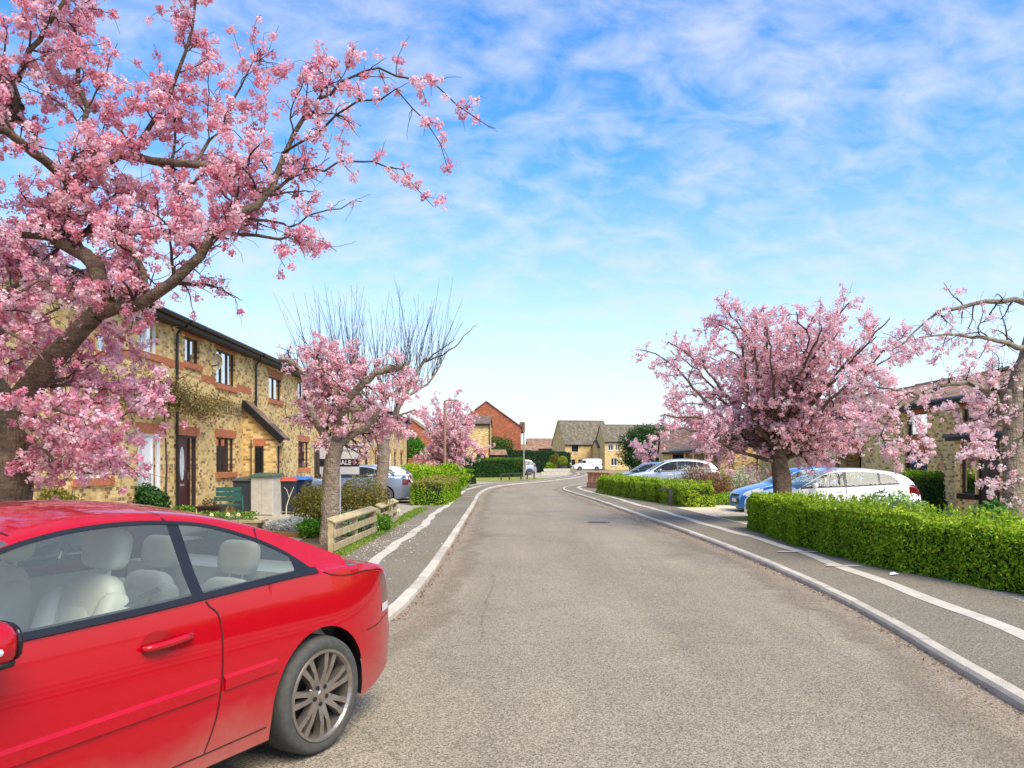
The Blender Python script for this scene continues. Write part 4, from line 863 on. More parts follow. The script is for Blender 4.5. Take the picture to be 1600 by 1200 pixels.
sdh.children[0].location = (.22,-.02,0); MB().tube([(0,0,-.1),(.16,0,-.08),(.22,0,0)], .015, 6).build('arm', M['black'], sdh); MB().tube([(.2,-.02,-.14),(.3,-.22,-.02)], .01, 6).build('feed_horn', M['black'], sdh)
ab = empty('alarm_box', (FX0+.01, FD0+LFu(204), LFz(204,494)), 0, 'white alarm box high on the wall under the eaves', 'alarm box')
MB().box(0,.07,-.11,.11,-.02,.24).build('case', M['white'], ab, bevel=.02); MB().box(0,.075,-.11,.11,-.09,-.025).build('base', M['black'], ab)
# netting trellis with climber stems along the first-floor line
tr = empty('trellis', (FX0, FD0, 0), A0, 'dark wire trellis with bare climber stems across the house fronts', 'trellis')
tb = MB(); ua, ub = LFu(225), hu[2]-.8
for k in range(int((ub-ua)/.14)+1): tb.beam((ua+k*.14,-.05,2.98),(ua+k*.14,-.05,3.32),.012,.012,(0,1,0))
for z in (2.98,3.15,3.32): tb.beam((ua,-.055,z),(ub,-.055,z),.014,.014,(0,1,0))
tb.build('wire_mesh', M['post_dark'], tr)
cl = empty('wall_climber', (FX0+.12, FD0+LFu(200), .1), 0, 'tangled olive brown climber along the wall above the doors', 'climber')
n = 5500; a = rng.random(n); uu = LFu(125)+(LFu(345)-LFu(125))*a; dens = np.exp(-((a-.45)/.42)**2); uu = uu[rng.random(n) < dens]; n = len(uu)
zz = 3.1+rng.normal(size=n)*.17+.12*np.sin(uu*1.7); pp = np.stack([np.abs(rng.normal(size=n))*.16-.05, uu-LFu(200), zz-.1],1)
facets('foliage', pp, .07*rng.uniform(.5,1.4,n), mixcols(n,[s(110,90,56),s(138,120,70),s(150,148,80)]), M['leaf'], cl)
cs = MB()
for k in range(46):
    y = rng.uniform(-2.6,3.2); p = Vector((.05,y,3.0)); pts = [p]
    for j in range(6): p = p+Vector((rng.normal()*.05+.02, rng.normal()*.2, rng.normal()*.12)); pts.append(p)
    cs.tube(pts, [.012,.011,.01,.008,.006,.005,.004], 4)
for x_, y_, z_ in ((.55,2.9,4.2),(.5,2.2,3.9),(.7,1.4,3.7),(.5,3.6,3.9)): cs.tube([(.05,.3,2.9),(x_*.5,y_*.5,3.2),(x_,y_,z_)], [.014,.009,.003], 4)
cs.tube([(0,1.2,0),(.03,1.25,1.4),(.03,1.1,3.0)], [.03,.02,.015], 6)
cs.build('stems', M['twig'], cl)
# ---------------------------------------------------------------- terrace on the right
RX = 13.6
def RD(px, X=RX): return X*FPX/(px-800)
def right_house(Dn, Df, X, label, ops_spec, ze=3.6, name='terraced_house', pitch=R(17), m_='brick'):
    h = empty(name, (X, Df, 0), -math.pi/2, label, 'house', 'yellow brick houses across the street'); L_ = Df-Dn
    ops = [(Df-q[1], Df-q[2], q[3], q[4]) for q in ops_spec]
    panel(h, (0,0,0), (1,0,0), L_, 0, ze, ops, M[m_]); hr = 4*math.tan(pitch)
    panel(h, (L_,0,0), (0,1,0), 8, 0, ze, [], M[m_], gable=(.5,hr)); panel(h, (0,8,0), (0,-1,0), 8, 0, ze, [], M[m_], gable=(.5,hr))
    for q, op in zip(ops_spec, ops):
        if q[0] == 'win': window(h, (0,0,0), (1,0,0), *op, q[5], **q[6])
        elif q[0] == 'door': door(h, (0,0,0), (1,0,0), *op, q[5], q[6], **q[7])
        elif q[0] == 'recess':
            b = MB(); a0, a1, z0, z1 = op; b.box(a0,a1,1.0,1.02,z0,z1); b.box(a0-.01,a0,.1,1.0,z0,z1); b.box(a1,a1+.01,.1,1.0,z0,z1); b.box(a0,a1,.1,1.0,z1,z1+.01); b.build('porch_recess', M['brick'], h)
            door(h, (0,.9,0), (1,0,0), a0+.1, a0+1.0, z0+.1, z1-.1, BR, M['maroon'], lint=False)
            MB().box(a0-.2,a1+.2,-.006,.05,z1+.002,z1+.24).build('lintel', M['lintel'], h)
    gable_roof(h, .08, L_-.08, 0, 8, ze, pitch, M['tile_red'], .3, 0)
    return h
RH1 = right_house(14.0, 24.2, RX, 'yellow brick house with brown glazed porch at the right edge', [('win',23.2,22.2,2.5,3.25,BR,dict(curtain=1)), ('win',18.5,17,2.5,3.25,BR,dict())])
# its porch: lean-to tile roof over a brown framed window and door
pj = 1.15; L0, L1 = 24.2-21.6, 24.2-17.2
panel(RH1, (L0,-pj,0), (1,0,0), L1-L0, 0, 2.3, [(.25,.95,.75,2.2),(1.02,2.0,.15,2.2)], M['brick'], 'porch_wall')
window(RH1, (L0,-pj,0), (1,0,0), .25,.95,.75,2.2, BR, mull=(), curtain=2, sill='brown', lint=False); door(RH1, (L0,-pj,0), (1,0,0), 1.02,2.0,.15,2.2, BR, BR, lint=False)
panel(RH1, (L0,0,0), (0,-1,0), pj, 0, 2.3, [], M['brick'], 'porch_side'); panel(RH1, (L1,-pj,0), (0,1,0), pj, 0, 2.3, [], M['brick'], 'porch_side')
MB().box(L0-.1,L1+.1,-pj-.22,-pj-.19,2.2,2.36).build('porch_fascia', M['fascia'], RH1); MB().box(L0-.1,L1+.1,-pj-.19,0,2.27,2.3).build('porch_soffit', M['fascia'], RH1)
MB().tube([(L0-.1,-pj-.27,2.33),(L1+.1,-pj-.27,2.33)], .05, 8).build('porch_gutter', M['gutter'], RH1)
pr_ = MB(); pr_.add([(L0-.1,-pj-.22,2.36),(L1+.1,-pj-.22,2.36),(L1+.1,0,3.1),(L0-.1,0,3.1),(L0-.1,0,2.36),(L1+.1,0,2.36)], [(0,1,2,3),(0,3,4),(1,5,2)]); po = pr_.build('porch_roof', M['tile_red'], RH1)
tile_courses(po, L0-.1, L1+.1, -pj-.26, 2.365, 0, 3.125, M['tile_red'])
RH2 = right_house(24.22, 33.5, RX+.02, 'yellow brick house with diamond leaded window behind the white car', [('win',RD(1413),RD(1448),1.02,1.95,M['brown'],dict(mull=(.5,),curtain=2,leaded=True)), ('recess',RD(1305),RD(1345),.1,2.1), ('win',26.5,25.2,2.5,3.25,BR,dict()), ('win',31,29.6,2.5,3.25,BR,dict())])
RH3 = right_house(33.52, 43.0, RX+.25, 'yellow brick house hidden behind the spreading cherry', [('recess',36.2,34.6,.1,2.1), ('win',41,39.4,1.0,2.1,BR,dict(curtain=1)), ('win',38.6,37.4,2.5,3.25,BR,dict(curtain=1)), ('win',42,40.8,2.5,3.25,BR,dict())])
MB().box(43-34.5,43-34.0,-.9,-.01,0,2.28).build('porch_pier', M['brick'], RH3); MB().box(43-36.3,43-33.9,-1.0,-.01,2.29,2.5).build('porch_canopy', M['fascia'], RH3)
# single-storey wing with brown french windows and brick piers
RH4 = empty('bungalow_wing', (RX-.6, 58, 0), -math.pi/2, 'low yellow brick wing with brick piers and dark french windows', 'house', 'yellow brick houses across the street')
panel(RH4, (0,0,0), (1,0,0), 13, 0, 2.5, [(4,5.2,.9,2.2),(6.2,8.2,.15,2.2),(9.6,10.8,.9,2.2)], M['brick']); panel(RH4, (13,0,0), (0,1,0), 7, 0, 2.5, [], M['brick'], gable=(.5,1.6))
for a in ((4,5.2,.9,2.2),(6.2,8.2,.15,2.2),(9.6,10.8,.9,2.2)): window(RH4, (0,0,0), (1,0,0), *a, BR, mull=(.33,.66) if a[1]-a[0] > 1.5 else (.5,), curtain=1, lint=False)
for x in (3.0,5.6,8.8,12.2): MB().box(x,x+.5,-.7,-.01,0,2.45).build('brick_pier', M['brick'], RH4)
gable_roof(RH4, 0, 13, -.7, 7, 2.5, R(24), M['tile'], .3, .2)
# bungalow with a gabled porch front, then a two-storey house behind it
def gable_house(name, label, loc, rz, w, d, ze, pitch, wall_m, roof_m, wins, ridge='x', group=None, fm=None, over=.3):
    h = empty(name, loc, rz, label, 'house', group); hr = (d/2 if ridge == 'x' else w/2)*math.tan(pitch)
    fo = [q[1:5] for q in wins if q[0] == 'f']; so_ = [q[1:5] for q in wins if q[0] == 'r']
    panel(h, (0,0,0), (1,0,0), w, 0, ze, fo, wall_m, gable=(.5,hr) if ridge == 'y' else None)
    panel(h, (w,0,0), (0,1,0), d, 0, ze, so_, wall_m, gable=(.5,hr) if ridge == 'x' else None); panel(h, (0,d,0), (0,-1,0), d, 0, ze, [], wall_m, gable=(.5,hr) if ridge == 'x' else None)
    panel(h, (w,d,0), (-1,0,0), w, 0, ze, [], wall_m, gable=(.5,hr) if ridge == 'y' else None)
    for q in wins:
        o_, u_ = ((0,0,0),(1,0,0)) if q[0] == 'f' else ((w,0,0),(0,1,0))
        window(h, o_, u_, *q[1:5], q[5] if len(q) > 5 else (fm or BR), mull=(.5,) if q[2]-q[1] < 1.6 else (.33,.66), curtain=random.choice((1,1,2)), sill='lintel' if wall_m is not M['brick_far'] else 'concrete', lint=wall_m is M['brick'], bar=.07)
    gable_roof(h, 0, w, 0, d, ze, pitch, roof_m, over, .15, ridge)
    return h
def at(px, D): return (px-800)*D/FPX
gh = gable_house
B1 = gh('bungalow', 'low yellow brick bungalow with brown pantile roof beyond the parked cars', (at(1036,66),66,0), R(-8), 7.5, 7, 2.55, R(24), M['brick'], M['tile'], [('f',.8,2.0,.9,2.2),('f',3.6,4.8,.9,2.2)], over=.45)
MB().box(5.0,7.3,-2.2,-.01,0,2.3).build('porch_block', M['brick'], B1); gr = MB(); gr.add([(4.7,-2.6,2.32),(7.6,-2.6,2.32),(6.15,-2.6,3.3),(4.7,1.2,2.32),(7.6,1.2,2.32),(6.15,1.2,3.3)], [(0,1,2),(0,2,5,3),(1,4,5,2),(0,3,4,1)]); gr.build('porch_gable', M['tile'], B1)
MB().box(5.4,6.9,-2.215,-2.19,.1,2.1).build('porch_opening_shade', M['black'], B1)  # black board on the solid block, put there as the opening's shade
gh('detached_house', 'pale brick two storey house rising behind the bungalow', (at(1038,88),88,0), R(-12), 9, 8, 4.5, R(13), M['brick_far'], M['tile'], [('f',.7,1.7,3.2,4.2),('f',3.2,4.2,3.2,4.2)])
# far end of the street
F1 = gh('detached_house', 'far sandy brick house with tall mossy roof behind the van', (at(883,146),146,0), R(12), 9.2, 9.5, 5.0, R(43), M['brick_far'], M['tile_grey'], [('f',1.3,2.6,3.4,4.7),('f',6.6,8.0,3.4,4.7),('f',1.3,2.0,.8,1.9),('f',2.6,3.3,.8,1.9),('f',6.2,8.2,.8,2.1),('r',4,4.5,5.2,6.2)], group='houses at the far bend')
F2 = gh('detached_house', 'far sandy brick house with white windows right of the van', (at(945,136),136,0), R(4), 14.5, 9, 5.2, R(33), M['brick_far'], M['tile_grey'], [('f',.6,1.5,3.5,4.6,M['white']),('f',1.9,2.6,3.5,4.6,M['white']),('f',4.0,5.0,3.5,4.6,M['white']),('f',1.1,2.2,.8,2.1,M['white']),('f',4.2,5.2,.8,2.1,M['white']),('f',8,9,3.5,4.6,M['white'])], group='houses at the far bend')
MB().box(5.9,6.05,-.12,-.02,0,5.1).build('downpipe', M['gutter'], F2); MB().box(8.95,9.1,-.12,-.02,0,4.9).build('downpipe', M['gutter'], F1)
lk = gh('link_block', 'narrow dark link block between the two far houses', (at(934,141),141,0), R(4), 2.6, 6, 4.3, R(20), M['brick_far'], M['tile'], [('f',.6,1.6,3.1,4.0),('f',.6,1.6,.6,2.1)])
gh('detached_house', 'far low red brick house with long brown roof', (at(826,160),160,0), R(3), 8.6, 8, 4.3, R(26), M['redbrick'], M['tile_red'], [('f',5.4,6.6,1.9,3.9),('f',7.9,8.3,2.6,3.8)], group='houses at the far bend')
gh('garage', 'far brown roofed outbuilding beside the red gable', (at(811,130),130,0), R(3), 3.2, 5, 3.0, R(28), M['redbrick'], M['tile_red'], [])
RG = gh('detached_house', 'tall red brick gable end with ivy at its foot', (at(706,100),100,0), R(0), 9.0, 11, 6.1, R(36), M['redbrick'], M['tile'], [], ridge='y', over=.2)
MB().box(8.9,9.6,4,11,5.6,6.9).build('rear_dormer', M['tile'], RG)
YG = gh('detached_house', 'yellow brick house end with one window behind the clipped hedge', (at(700,84),84,0), R(0), 4.5, 9, 5.7, R(13), M['brick_far'], M['tile'], [('f',3.1,4.1,1.2,2.5)], over=.25)
GW = empty('garden_wall', (at(656,76),76,.1), 0, 'yellow brick garden wall beside the timber fence', 'wall'); MB().box(0,3.2,0,.25,0,2.5).build('brickwork', M['brick_far'], GW); MB().box(-.04,3.24,-.04,.29,2.502,2.6).build('coping', M['lintel'], GW)
MB().box(2.9,4.3,-.01,.02,2.5,2.85).build('lintel', M['lintel'], YG); MB().tube([(4.55,-.08,0),(4.55,-.08,5.6)], .06, 6).build('downpipe', M['gutter'], YG)
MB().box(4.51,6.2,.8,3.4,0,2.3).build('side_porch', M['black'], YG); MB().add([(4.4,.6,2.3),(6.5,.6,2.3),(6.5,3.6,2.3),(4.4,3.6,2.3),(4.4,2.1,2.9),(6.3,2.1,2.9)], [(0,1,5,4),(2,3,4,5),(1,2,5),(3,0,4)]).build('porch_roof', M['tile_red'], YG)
gh('detached_house', 'orange brick house seen above the timber fence', (at(600,98),98,0), R(0), 6.5, 8, 4.6, R(38), M['redbrick'], M['tile_red'], [], ridge='y')
# timber fence between terrace and yellow gable: boards one by one
tf = empty('timber_fence', (at(637,66),66,.1), 0, 'brown close boarded timber fence at the end of the terrace', 'fence')
bd = MB(); bd.box(0,.115,0,.02,0,1.75); first = bd.build('board', M['timber_dark'], tf)
for k in range(1,10): o = first.copy(); COL.objects.link(o); o.location = (k*.122,random.uniform(0,.008),random.uniform(-.01,.01))
for x in (-.06,1.24): MB().box(x-.05,x+.05,-.02,.08,0,1.85).build('post', M['timber_dark'], tf)
MB().box(-.06,1.24,-.03,.0,1.68,1.78).build('capping_rail', M['timber_dark'], tf)
# ---------------------------------------------------------------- cars (local frame: front at x = 0, rear at x = L, left side at -y)
def paint(name, col, metal=.0, rough=.28, dirt=None):
    m = bpy.data.materials.new(name); m.use_nodes = True; t = m.node_tree; N = t.nodes; L = t.links; p = N['Principled BSDF']
    p.inputs['Metallic'].default_value = metal; p.inputs['Roughness'].default_value = rough; p.inputs['Specular IOR Level'].default_value = .12; p.inputs['Coat Weight'].default_value = .8; p.inputs['Coat Roughness'].default_value = .04
    c = N.new('ShaderNodeTexCoord'); n = N.new('ShaderNodeTexNoise'); n.inputs['Scale'].default_value = 2.5; n.inputs['Detail'].default_value = 8; L.new(c.outputs['Object'], n.inputs['Vector'])
    r = N.new('ShaderNodeValToRGB'); r.color_ramp.elements[0].color = tuple(x*.93 for x in col[:3])+(1,); r.color_ramp.elements[1].color = col; L.new(n.outputs[0], r.inputs[0]); out = r.outputs[0]
    if dirt:
        sx = N.new('ShaderNodeSeparateXYZ'); L.new(c.outputs['Object'], sx.inputs[0])
        ma = N.new('ShaderNodeMath'); ma.operation = 'MULTIPLY_ADD'; ma.inputs[1].default_value = .28; L.new(n.outputs[0], ma.inputs[0]); L.new(sx.outputs['Z'], ma.inputs[2])
        mr = N.new('ShaderNodeMapRange'); mr.inputs['From Min'].default_value = .32; mr.inputs['From Max'].default_value = .58; mr.inputs['To Min'].default_value = .55; mr.inputs['To Max'].default_value = 0; L.new(ma.outputs[0], mr.inputs['Value'])
        n3 = N.new('ShaderNodeTexNoise'); n3.inputs['Scale'].default_value = 14; n3.inputs['Detail'].default_value = 10; L.new(c.outputs['Object'], n3.inputs['Vector'])
        mu = N.new('ShaderNodeMath'); mu.operation = 'MULTIPLY'; L.new(mr.outputs[0], mu.inputs[0]); L.new(n3.outputs[0], mu.inputs[1])
        ad = N.new('ShaderNodeMath'); ad.operation = 'MULTIPLY_ADD'; ad.inputs[1].default_value = .5; ad.use_clamp = True; L.new(mr.outputs[0], ad.inputs[0]); L.new(mu.outputs[0], ad.inputs[2])
        mx_ = N.new('ShaderNodeMixRGB'); L.new(ad.outputs[0], mx_.inputs[0]); L.new(out, mx_.inputs[1]); mx_.inputs[2].default_value = dirt; out = mx_.outputs[0]
        cr = N.new('ShaderNodeMath'); cr.operation = 'SUBTRACT'; cr.inputs[0].default_value = .92; L.new(ad.outputs[0], cr.inputs[1]); cr.use_clamp = True; L.new(cr.outputs[0], p.inputs['Coat Weight'])
        rr = N.new('ShaderNodeMath'); rr.operation = 'MULTIPLY_ADD'; rr.inputs[1].default_value = .5; rr.inputs[2].default_value = rough; L.new(ad.outputs[0], rr.inputs[0]); L.new(rr.outputs[0], p.inputs['Roughness'])
    L.new(out, p.inputs['Base Color']); return m
M['alloy'] = mat('alloy_wheel', s(168,160,150), .35, .85, var=.15, vscale=20)
M['taillight'] = mat('red_lamp', s(96,4,12), .12, var=.2, coat=1); M['lens'] = mat('clear_lamp', s(220,222,222), .1, var=.1, vscale=40, coat=1)
M['cream'] = mat('cream_leather', s(222,214,196), .55, var=.06, bump=.1, bscale=120); M['darkseat'] = mat('dark_seat', s(60,60,62), .8)
M['plate_y'] = mat('yellow_plate', s(232,190,40), .4); M['plate_w'] = mat('white_plate', s(235,235,235), .4)
class Car:
    def __init__(s_, L, Wd, belt, roof, dlo, ws, rw, fo, wb, rwheel=.31, sill=.2, tumble=.42, nose=.2, tail=.16, step=.06, side_x=None, pillars=(), rows=7):
        s_.__dict__.update(L=L, W=Wd, ws=ws, rw=rw, rwh=rwheel, sill=sill, tumble=tumble, nose=nose, tail=tail, side_x=side_x, pillars=pillars, rows=rows)
        def f(pts):
            a = np.array([(p.x,p.y) for p in smooth(pts, .04)]); a[:,0] = np.maximum.accumulate(a[:,0]); return a
        s_.b = f(belt); s_.r = f(roof); s_.d = f(dlo); s_.wx = (fo, fo+wb); s_.Ra = rwheel+.055
        xs = set(np.round(np.arange(0, L+1e-6, step), 4)) | {0.0, .015, .04, L, L-.015, L-.04}
        for w_ in s_.wx:
            for k in range(-8,9): xs.add(round(w_+s_.Ra*math.sin(k/8*math.pi/2),4))
        for q in (*ws, *rw, *[x for p in pillars for x in p]): xs.add(round(q,4))
        s_.xs = sorted(x for x in xs if 0 <= x <= L)
    def zb(s_, x): return float(np.interp(x, s_.b[:,0], s_.b[:,1]))
    def zt(s_, x):
        if x <= s_.r[0,0] or x >= s_.r[-1,0]: return s_.zb(x)+.02
        return max(s_.zb(x)+.02, float(np.interp(x, s_.r[:,0], s_.r[:,1])))
    def zd(s_, x):
        if x <= s_.d[0,0] or x >= s_.d[-1,0]: return s_.zb(x)
        return min(max(s_.zb(x), float(np.interp(x, s_.d[:,0], s_.d[:,1]))), s_.zt(x)-.03)
    def plan(s_, x):
        e0 = max(0, 1-x/.75); e1 = max(0, 1-(s_.L-x)/.75); return s_.W/2*(1-s_.nose*e0**2.2-s_.tail*e1**2.4)
    def hw(s_, x, z):
        zb = s_.zb(x); p = s_.plan(x)
        if z <= zb:
            t = (z-.56)/.40; k = 1-.035*t*t if t > 0 else 1-.05*t*t
            return p*k
        hb = s_.hw(x, zb); return max(.05, hb-.015-(z-zb)*s_.tumble)
    def zlow(s_, x):
        z = s_.sill + .06*max(0,1-x/.5)**2 + .10*max(0,1-(s_.L-x)/.6)**2
        for w_ in s_.wx:
            d = abs(x-w_)
            if d < s_.Ra: z = max(z, s_.rwh+math.sqrt(max(0,s_.Ra**2-d*d)))
        return z
    def ring(s_, x):
        zl, zb, zd, zt = s_.zlow(x), s_.zb(x), s_.zd(x), s_.zt(x); ze = max(zd, zt-.045 if zt-zb > .1 else zb); out = []
        for k in range(s_.rows+1): z = zl+(zb-zl)*(k/s_.rows)**.9; out.append((s_.hw(x,z), z))
        for k in range(1,4): z = zb+(zd-zb)*k/3; out.append((s_.hw(x,z), z))
        for k in range(1,3): z = zd+(ze-zd)*k/2; out.append((s_.hw(x,z), z))
        we = s_.hw(x, ze)
        for k in range(1,7):
            y = we*(1-k/6); t = y/we; out.append((y, ze+(zt-ze)*(1-t**2.6)+.02*(1-t*t)*(1 if zt-zb > .1 else 1)))
        return out
    def top(s_, x, y):
        r_ = s_.ring(x)[s_.rows+5:]; ys = [q[0] for q in r_][::-1]; zs = [q[1] for q in r_][::-1]; return float(np.interp(abs(y), ys, zs))
    def build(s_, root, paint_m, glass_m, lamp=True, tl=None, hl=None, sideonly=False):
        rows = s_.rows; R_ = [s_.ring(x) for x in s_.xs]; nr = len(R_[0]); bins = {}
        def put(key, q): bins.setdefault(key, MB()).add(q, [(0,1,2,3)])
        V = {}
        for sg in (-1,1):
            for i in range(len(s_.xs)-1):
                xa, xb = s_.xs[i], s_.xs[i+1]; xm = (xa+xb)/2
                for k in range(nr-1):
                    zm = (R_[i][k][1]+R_[i][k+1][1]+R_[i+1][k][1]+R_[i+1][k+1][1])/4; key = 'body'
                    if rows <= k < rows+3 and s_.zd(xm)-s_.zb(xm) > .03 and s_.side_x[0] < xm < s_.side_x[1]:
                        key = 'side_window|%d|%d' % (sg, sum(xm > p[1] for p in s_.pillars))
                        for p in s_.pillars:
                            if p[0] <= xm <= p[1]: key = 'pillar|%d|%g' % (sg, p[0])
                    elif k >= rows+5:
                        ym = (R_[i][k][0]+R_[i][k+1][0])/2/max(.01,R_[i][rows+5][0])
                        if s_.ws[0] < xm < s_.ws[1] and ym < .93: key = 'windscreen'
                        elif s_.rw[0] < xm < s_.rw[1] and ym < .93: key = 'rear_window'
                    if tl and k < rows+1 and xm > tl[0] and tl[1] < zm < tl[2]: key = 'tail_light|%d' % sg
                    if hl and k < rows+1 and xm < hl[0] and xm > .03 and hl[1] < zm < hl[2]: key = 'headlight|%d' % sg
                    mb = bins.setdefault(key, {'i': {}, 'mb': MB()}); ids = []
                    for (ii,kk) in ((i,k),(i+1,k),(i+1,k+1),(i,k+1)):
                        kid = (sg,ii,kk) if kk < nr-1 else (0,ii,kk)
                        if kid not in mb['i']: mb['i'][kid] = len(mb['mb'].v); y, z = R_[ii][kk]; mb['mb'].v.append((s_.xs[ii], sg*y, z))
                        ids.append(mb['i'][kid])
                    mb['mb'].f.append(tuple(ids) if sg < 0 else tuple(ids[::-1]))
        for e in (0,-1):
            r_ = R_[e]; x = s_.xs[e]; lo = [(x,-y,z) for y,z in r_]; hi = [(x,y,z) for y,z in r_][::-1][1:]
            bins['body']['mb'].add(lo+hi, [tuple(range(len(lo+hi))) if e else tuple(range(len(lo+hi)-1,-1,-1))])
        mats = dict(body=paint_m, side_window=glass_m, pillar=M['black'], windscreen=glass_m, rear_window=glass_m, tail_light=M['taillight'], headlight=M['lens'])
        objs = {}
        for key, d in bins.items(): nm_ = key.split('|')[0]; objs[key] = d['mb'].build(nm_, mats[nm_], root, smooth=True)
        h = s_.W/2; ub = MB(); x0, x1 = s_.wx[0]-.6, s_.wx[1]+.55
        ub.box(max(.12,x0), min(s_.L-.15,x1), -h+.3, h-.3, s_.sill-.03, .6); ub.box(s_.wx[0]+s_.Ra, s_.wx[1]-s_.Ra, -h*.93, h*.93, s_.sill-.02, s_.sill+.12); ub.build('underbody', M['black'], root)
        for w_ in s_.wx:
            for sg in (-1,1):
                wl = MB(); ra_ = s_.Ra+.004; n_ = 16; a_ = [math.pi*(k/n_)*1.16-.25 for k in range(n_+1)]
                vs = [(w_+ra_*math.cos(t), sg*y, s_.rwh+ra_*math.sin(t)) for y in (h-.03, h-.33) for t in a_]; wl.add(vs, [(k,k+1,n_+2+k,n_+1+k) for k in range(n_)]); wl.add([(w_, sg*(h-.33), s_.rwh)]+vs[n_+1:], [(0,k+1,k+2) for k in range(n_)]); wl.build('wheel_well', M['black'], root)
        return objs
    def wheels(s_, root, spokes=10, rim_m=None, w=.2, rim=.74, double=False):
        r = s_.rwh; rim_m = rim_m or M['alloy']; ri = r*rim; first = None
        for k, wx in enumerate(s_.wx):
            for sg in (-1,1):
                if first is None:
                    t = MB(); t.lathe([(ri*.98,-.0),(ri+.01,-.012),(r*.90,-.016),(r*.965,-.004),(r*.99,.02),(r,.05),(r,w-.05),(r*.98,w-.015),(ri,w)], (0,0,0), 48, 'y'); tyre = t.build('wheel', M['rubber'], root, smooth=True)
                    q = MB(); q.lathe([(ri+.006,-.006),(ri+.002,-.016),(ri-.012,-.016),(ri-.02,.0),(ri-.028,.05),(ri-.03,w)], (0,0,0), 48, 'y')
                    ro_, hb_ = ri-.014, r*.2
                    for j in range(spokes):
                        a = 2*math.pi*j/spokes+(.07*(1 if j % 2 else -1) if double else 0); c, d = math.cos(a), math.sin(a); tx, tz = -d, c; wa, wb_ = .017, .0125
                        if double: wa, wb_ = .02, .013
                        P = lambda rr, ww, y: (c*rr+tx*ww, y, d*rr+tz*ww)
                        q.add([P(hb_*.8,-wa,.012),P(hb_*.8,wa,.012),P((ro_+hb_)/2,wb_,-.006),P((ro_+hb_)/2,-wb_,-.006),P(ro_,-wa*.9,-.002),P(ro_,wa*.9,-.002),P(hb_*.8,-wa,.05),P(hb_*.8,wa,.05),P(ro_,wa*.9,.045),P(ro_,-wa*.9,.045),P((ro_+hb_)/2,wb_,.04),P((ro_+hb_)/2,-wb_,.04)],
                              [(0,1,2,3),(3,2,5,4),(0,3,11,6),(3,4,9,11),(1,7,10,2),(2,10,8,5)])
                    q.lathe([(0,.0),(r*.075,.0),(r*.085,.006),(r*.2,.012),(r*.24,.03),(r*.24,.06)], (0,0,0), 24, 'y')
                    rm = q.build('rim', rim_m, tyre, smooth=False)
                    bo = MB()
                    for j in range(5): a = 2*math.pi*j/5+.3; bo.lathe([(0,-.0),(.013,.0),(.013,.02)], (math.cos(a)*r*.155,.004,math.sin(a)*r*.155), 8, 'y')
                    bo.build('wheel_bolts', M['black'], tyre)
                    bd_ = MB(); bd_.lathe([(0,.085),(ri-.03,.085)], (0,0,0), 32, 'y'); bd_.build('brake_disc', M['brake'], tyre); o = first = tyre
                else: o = copy_tree(first, root)
                o.location = (wx, sg*(s_.W/2-.012), r); o.rotation_euler = (0, random.uniform(0,6), 0 if sg < 0 else math.pi)
    def ribbon_side(s_, pts, w, root, name, m_, sg=-1, off=.003, z_dir=True):
        """thin strip lying on the body side along (x, z) points"""
        P = smooth([(a,b) for a,b in pts], .04); mb = MB(); n = len(P); vs = []
        for i, p in enumerate(P):
            t = P[min(i+1,n-1)]-P[max(i-1,0)]; t.normalize(); nx, nz = -t.y, t.x
            for e in (-1,1): x, z = p.x+nx*w/2*e, p.y+nz*w/2*e; vs.append((x, sg*(s_.hw(x,z)+off), z))
        mb.add(vs, [(2*i,2*i+1,2*i+3,2*i+2) for i in range(n-1)]); return mb.build(name, m_, root)
    def belt_seal(s_, x0, x1, root, sg, m_, hi=.028):
        mb = MB(); n = 40; vs = []
        for i in range(n+1):
            x = x0+(x1-x0)*i/n; zb = s_.zb(x)
            for z, o in ((zb-.004,.003),(zb+.002,.010),(zb+hi,.010),(zb+hi+.002,-.004)): vs.append((x, sg*(s_.hw(x, min(z,zb)) - (.015+max(0,z-zb)*s_.tumble if z > zb+.01 else 0)+o), z))
        mb.add(vs, [(4*i+k,4*i+k+1,4*i+5+k,4*i+4+k) for i in range(n) for k in range(3)]); return mb.build('window_seal', m_, root)
    def quarter(s_, x0, x1, root, sg, m_):
        mb = MB(); n = 10; vs = []
        for i in range(n+1):
            x = x0+(x1-x0)*i/n; a, b = s_.zb(x)+.004, max(s_.zb(x)+.006, s_.zd(x))
            for z in (a, b): vs.append((x, sg*(s_.hw(x,z)+.004), z))
        mb.add(vs, [(2*i,2*i+1,2*i+3,2*i+2) for i in range(n)]); return mb.build('quarter_trim', m_, root)
    def ribbon_top(s_, pts, w, root, name, m_, off=.003):
        P = smooth(pts, .04); mb = MB(); n = len(P); vs = []
        for i, p in enumerate(P):
            t = P[min(i+1,n-1)]-P[max(i-1,0)]; t.normalize(); nx, ny = -t.y, t.x
            for e in (-1,1): x, y = p.x+nx*w/2*e, p.y+ny*w/2*e; vs.append((x, y, s_.top(x,y)+off))
        mb.add(vs, [(2*i,2*i+1,2*i+3,2*i+2) for i in range(n-1)]); return mb.build(name, m_, root)
M['brake'] = mat('brake_dark', s(46,42,40), .6, .5)
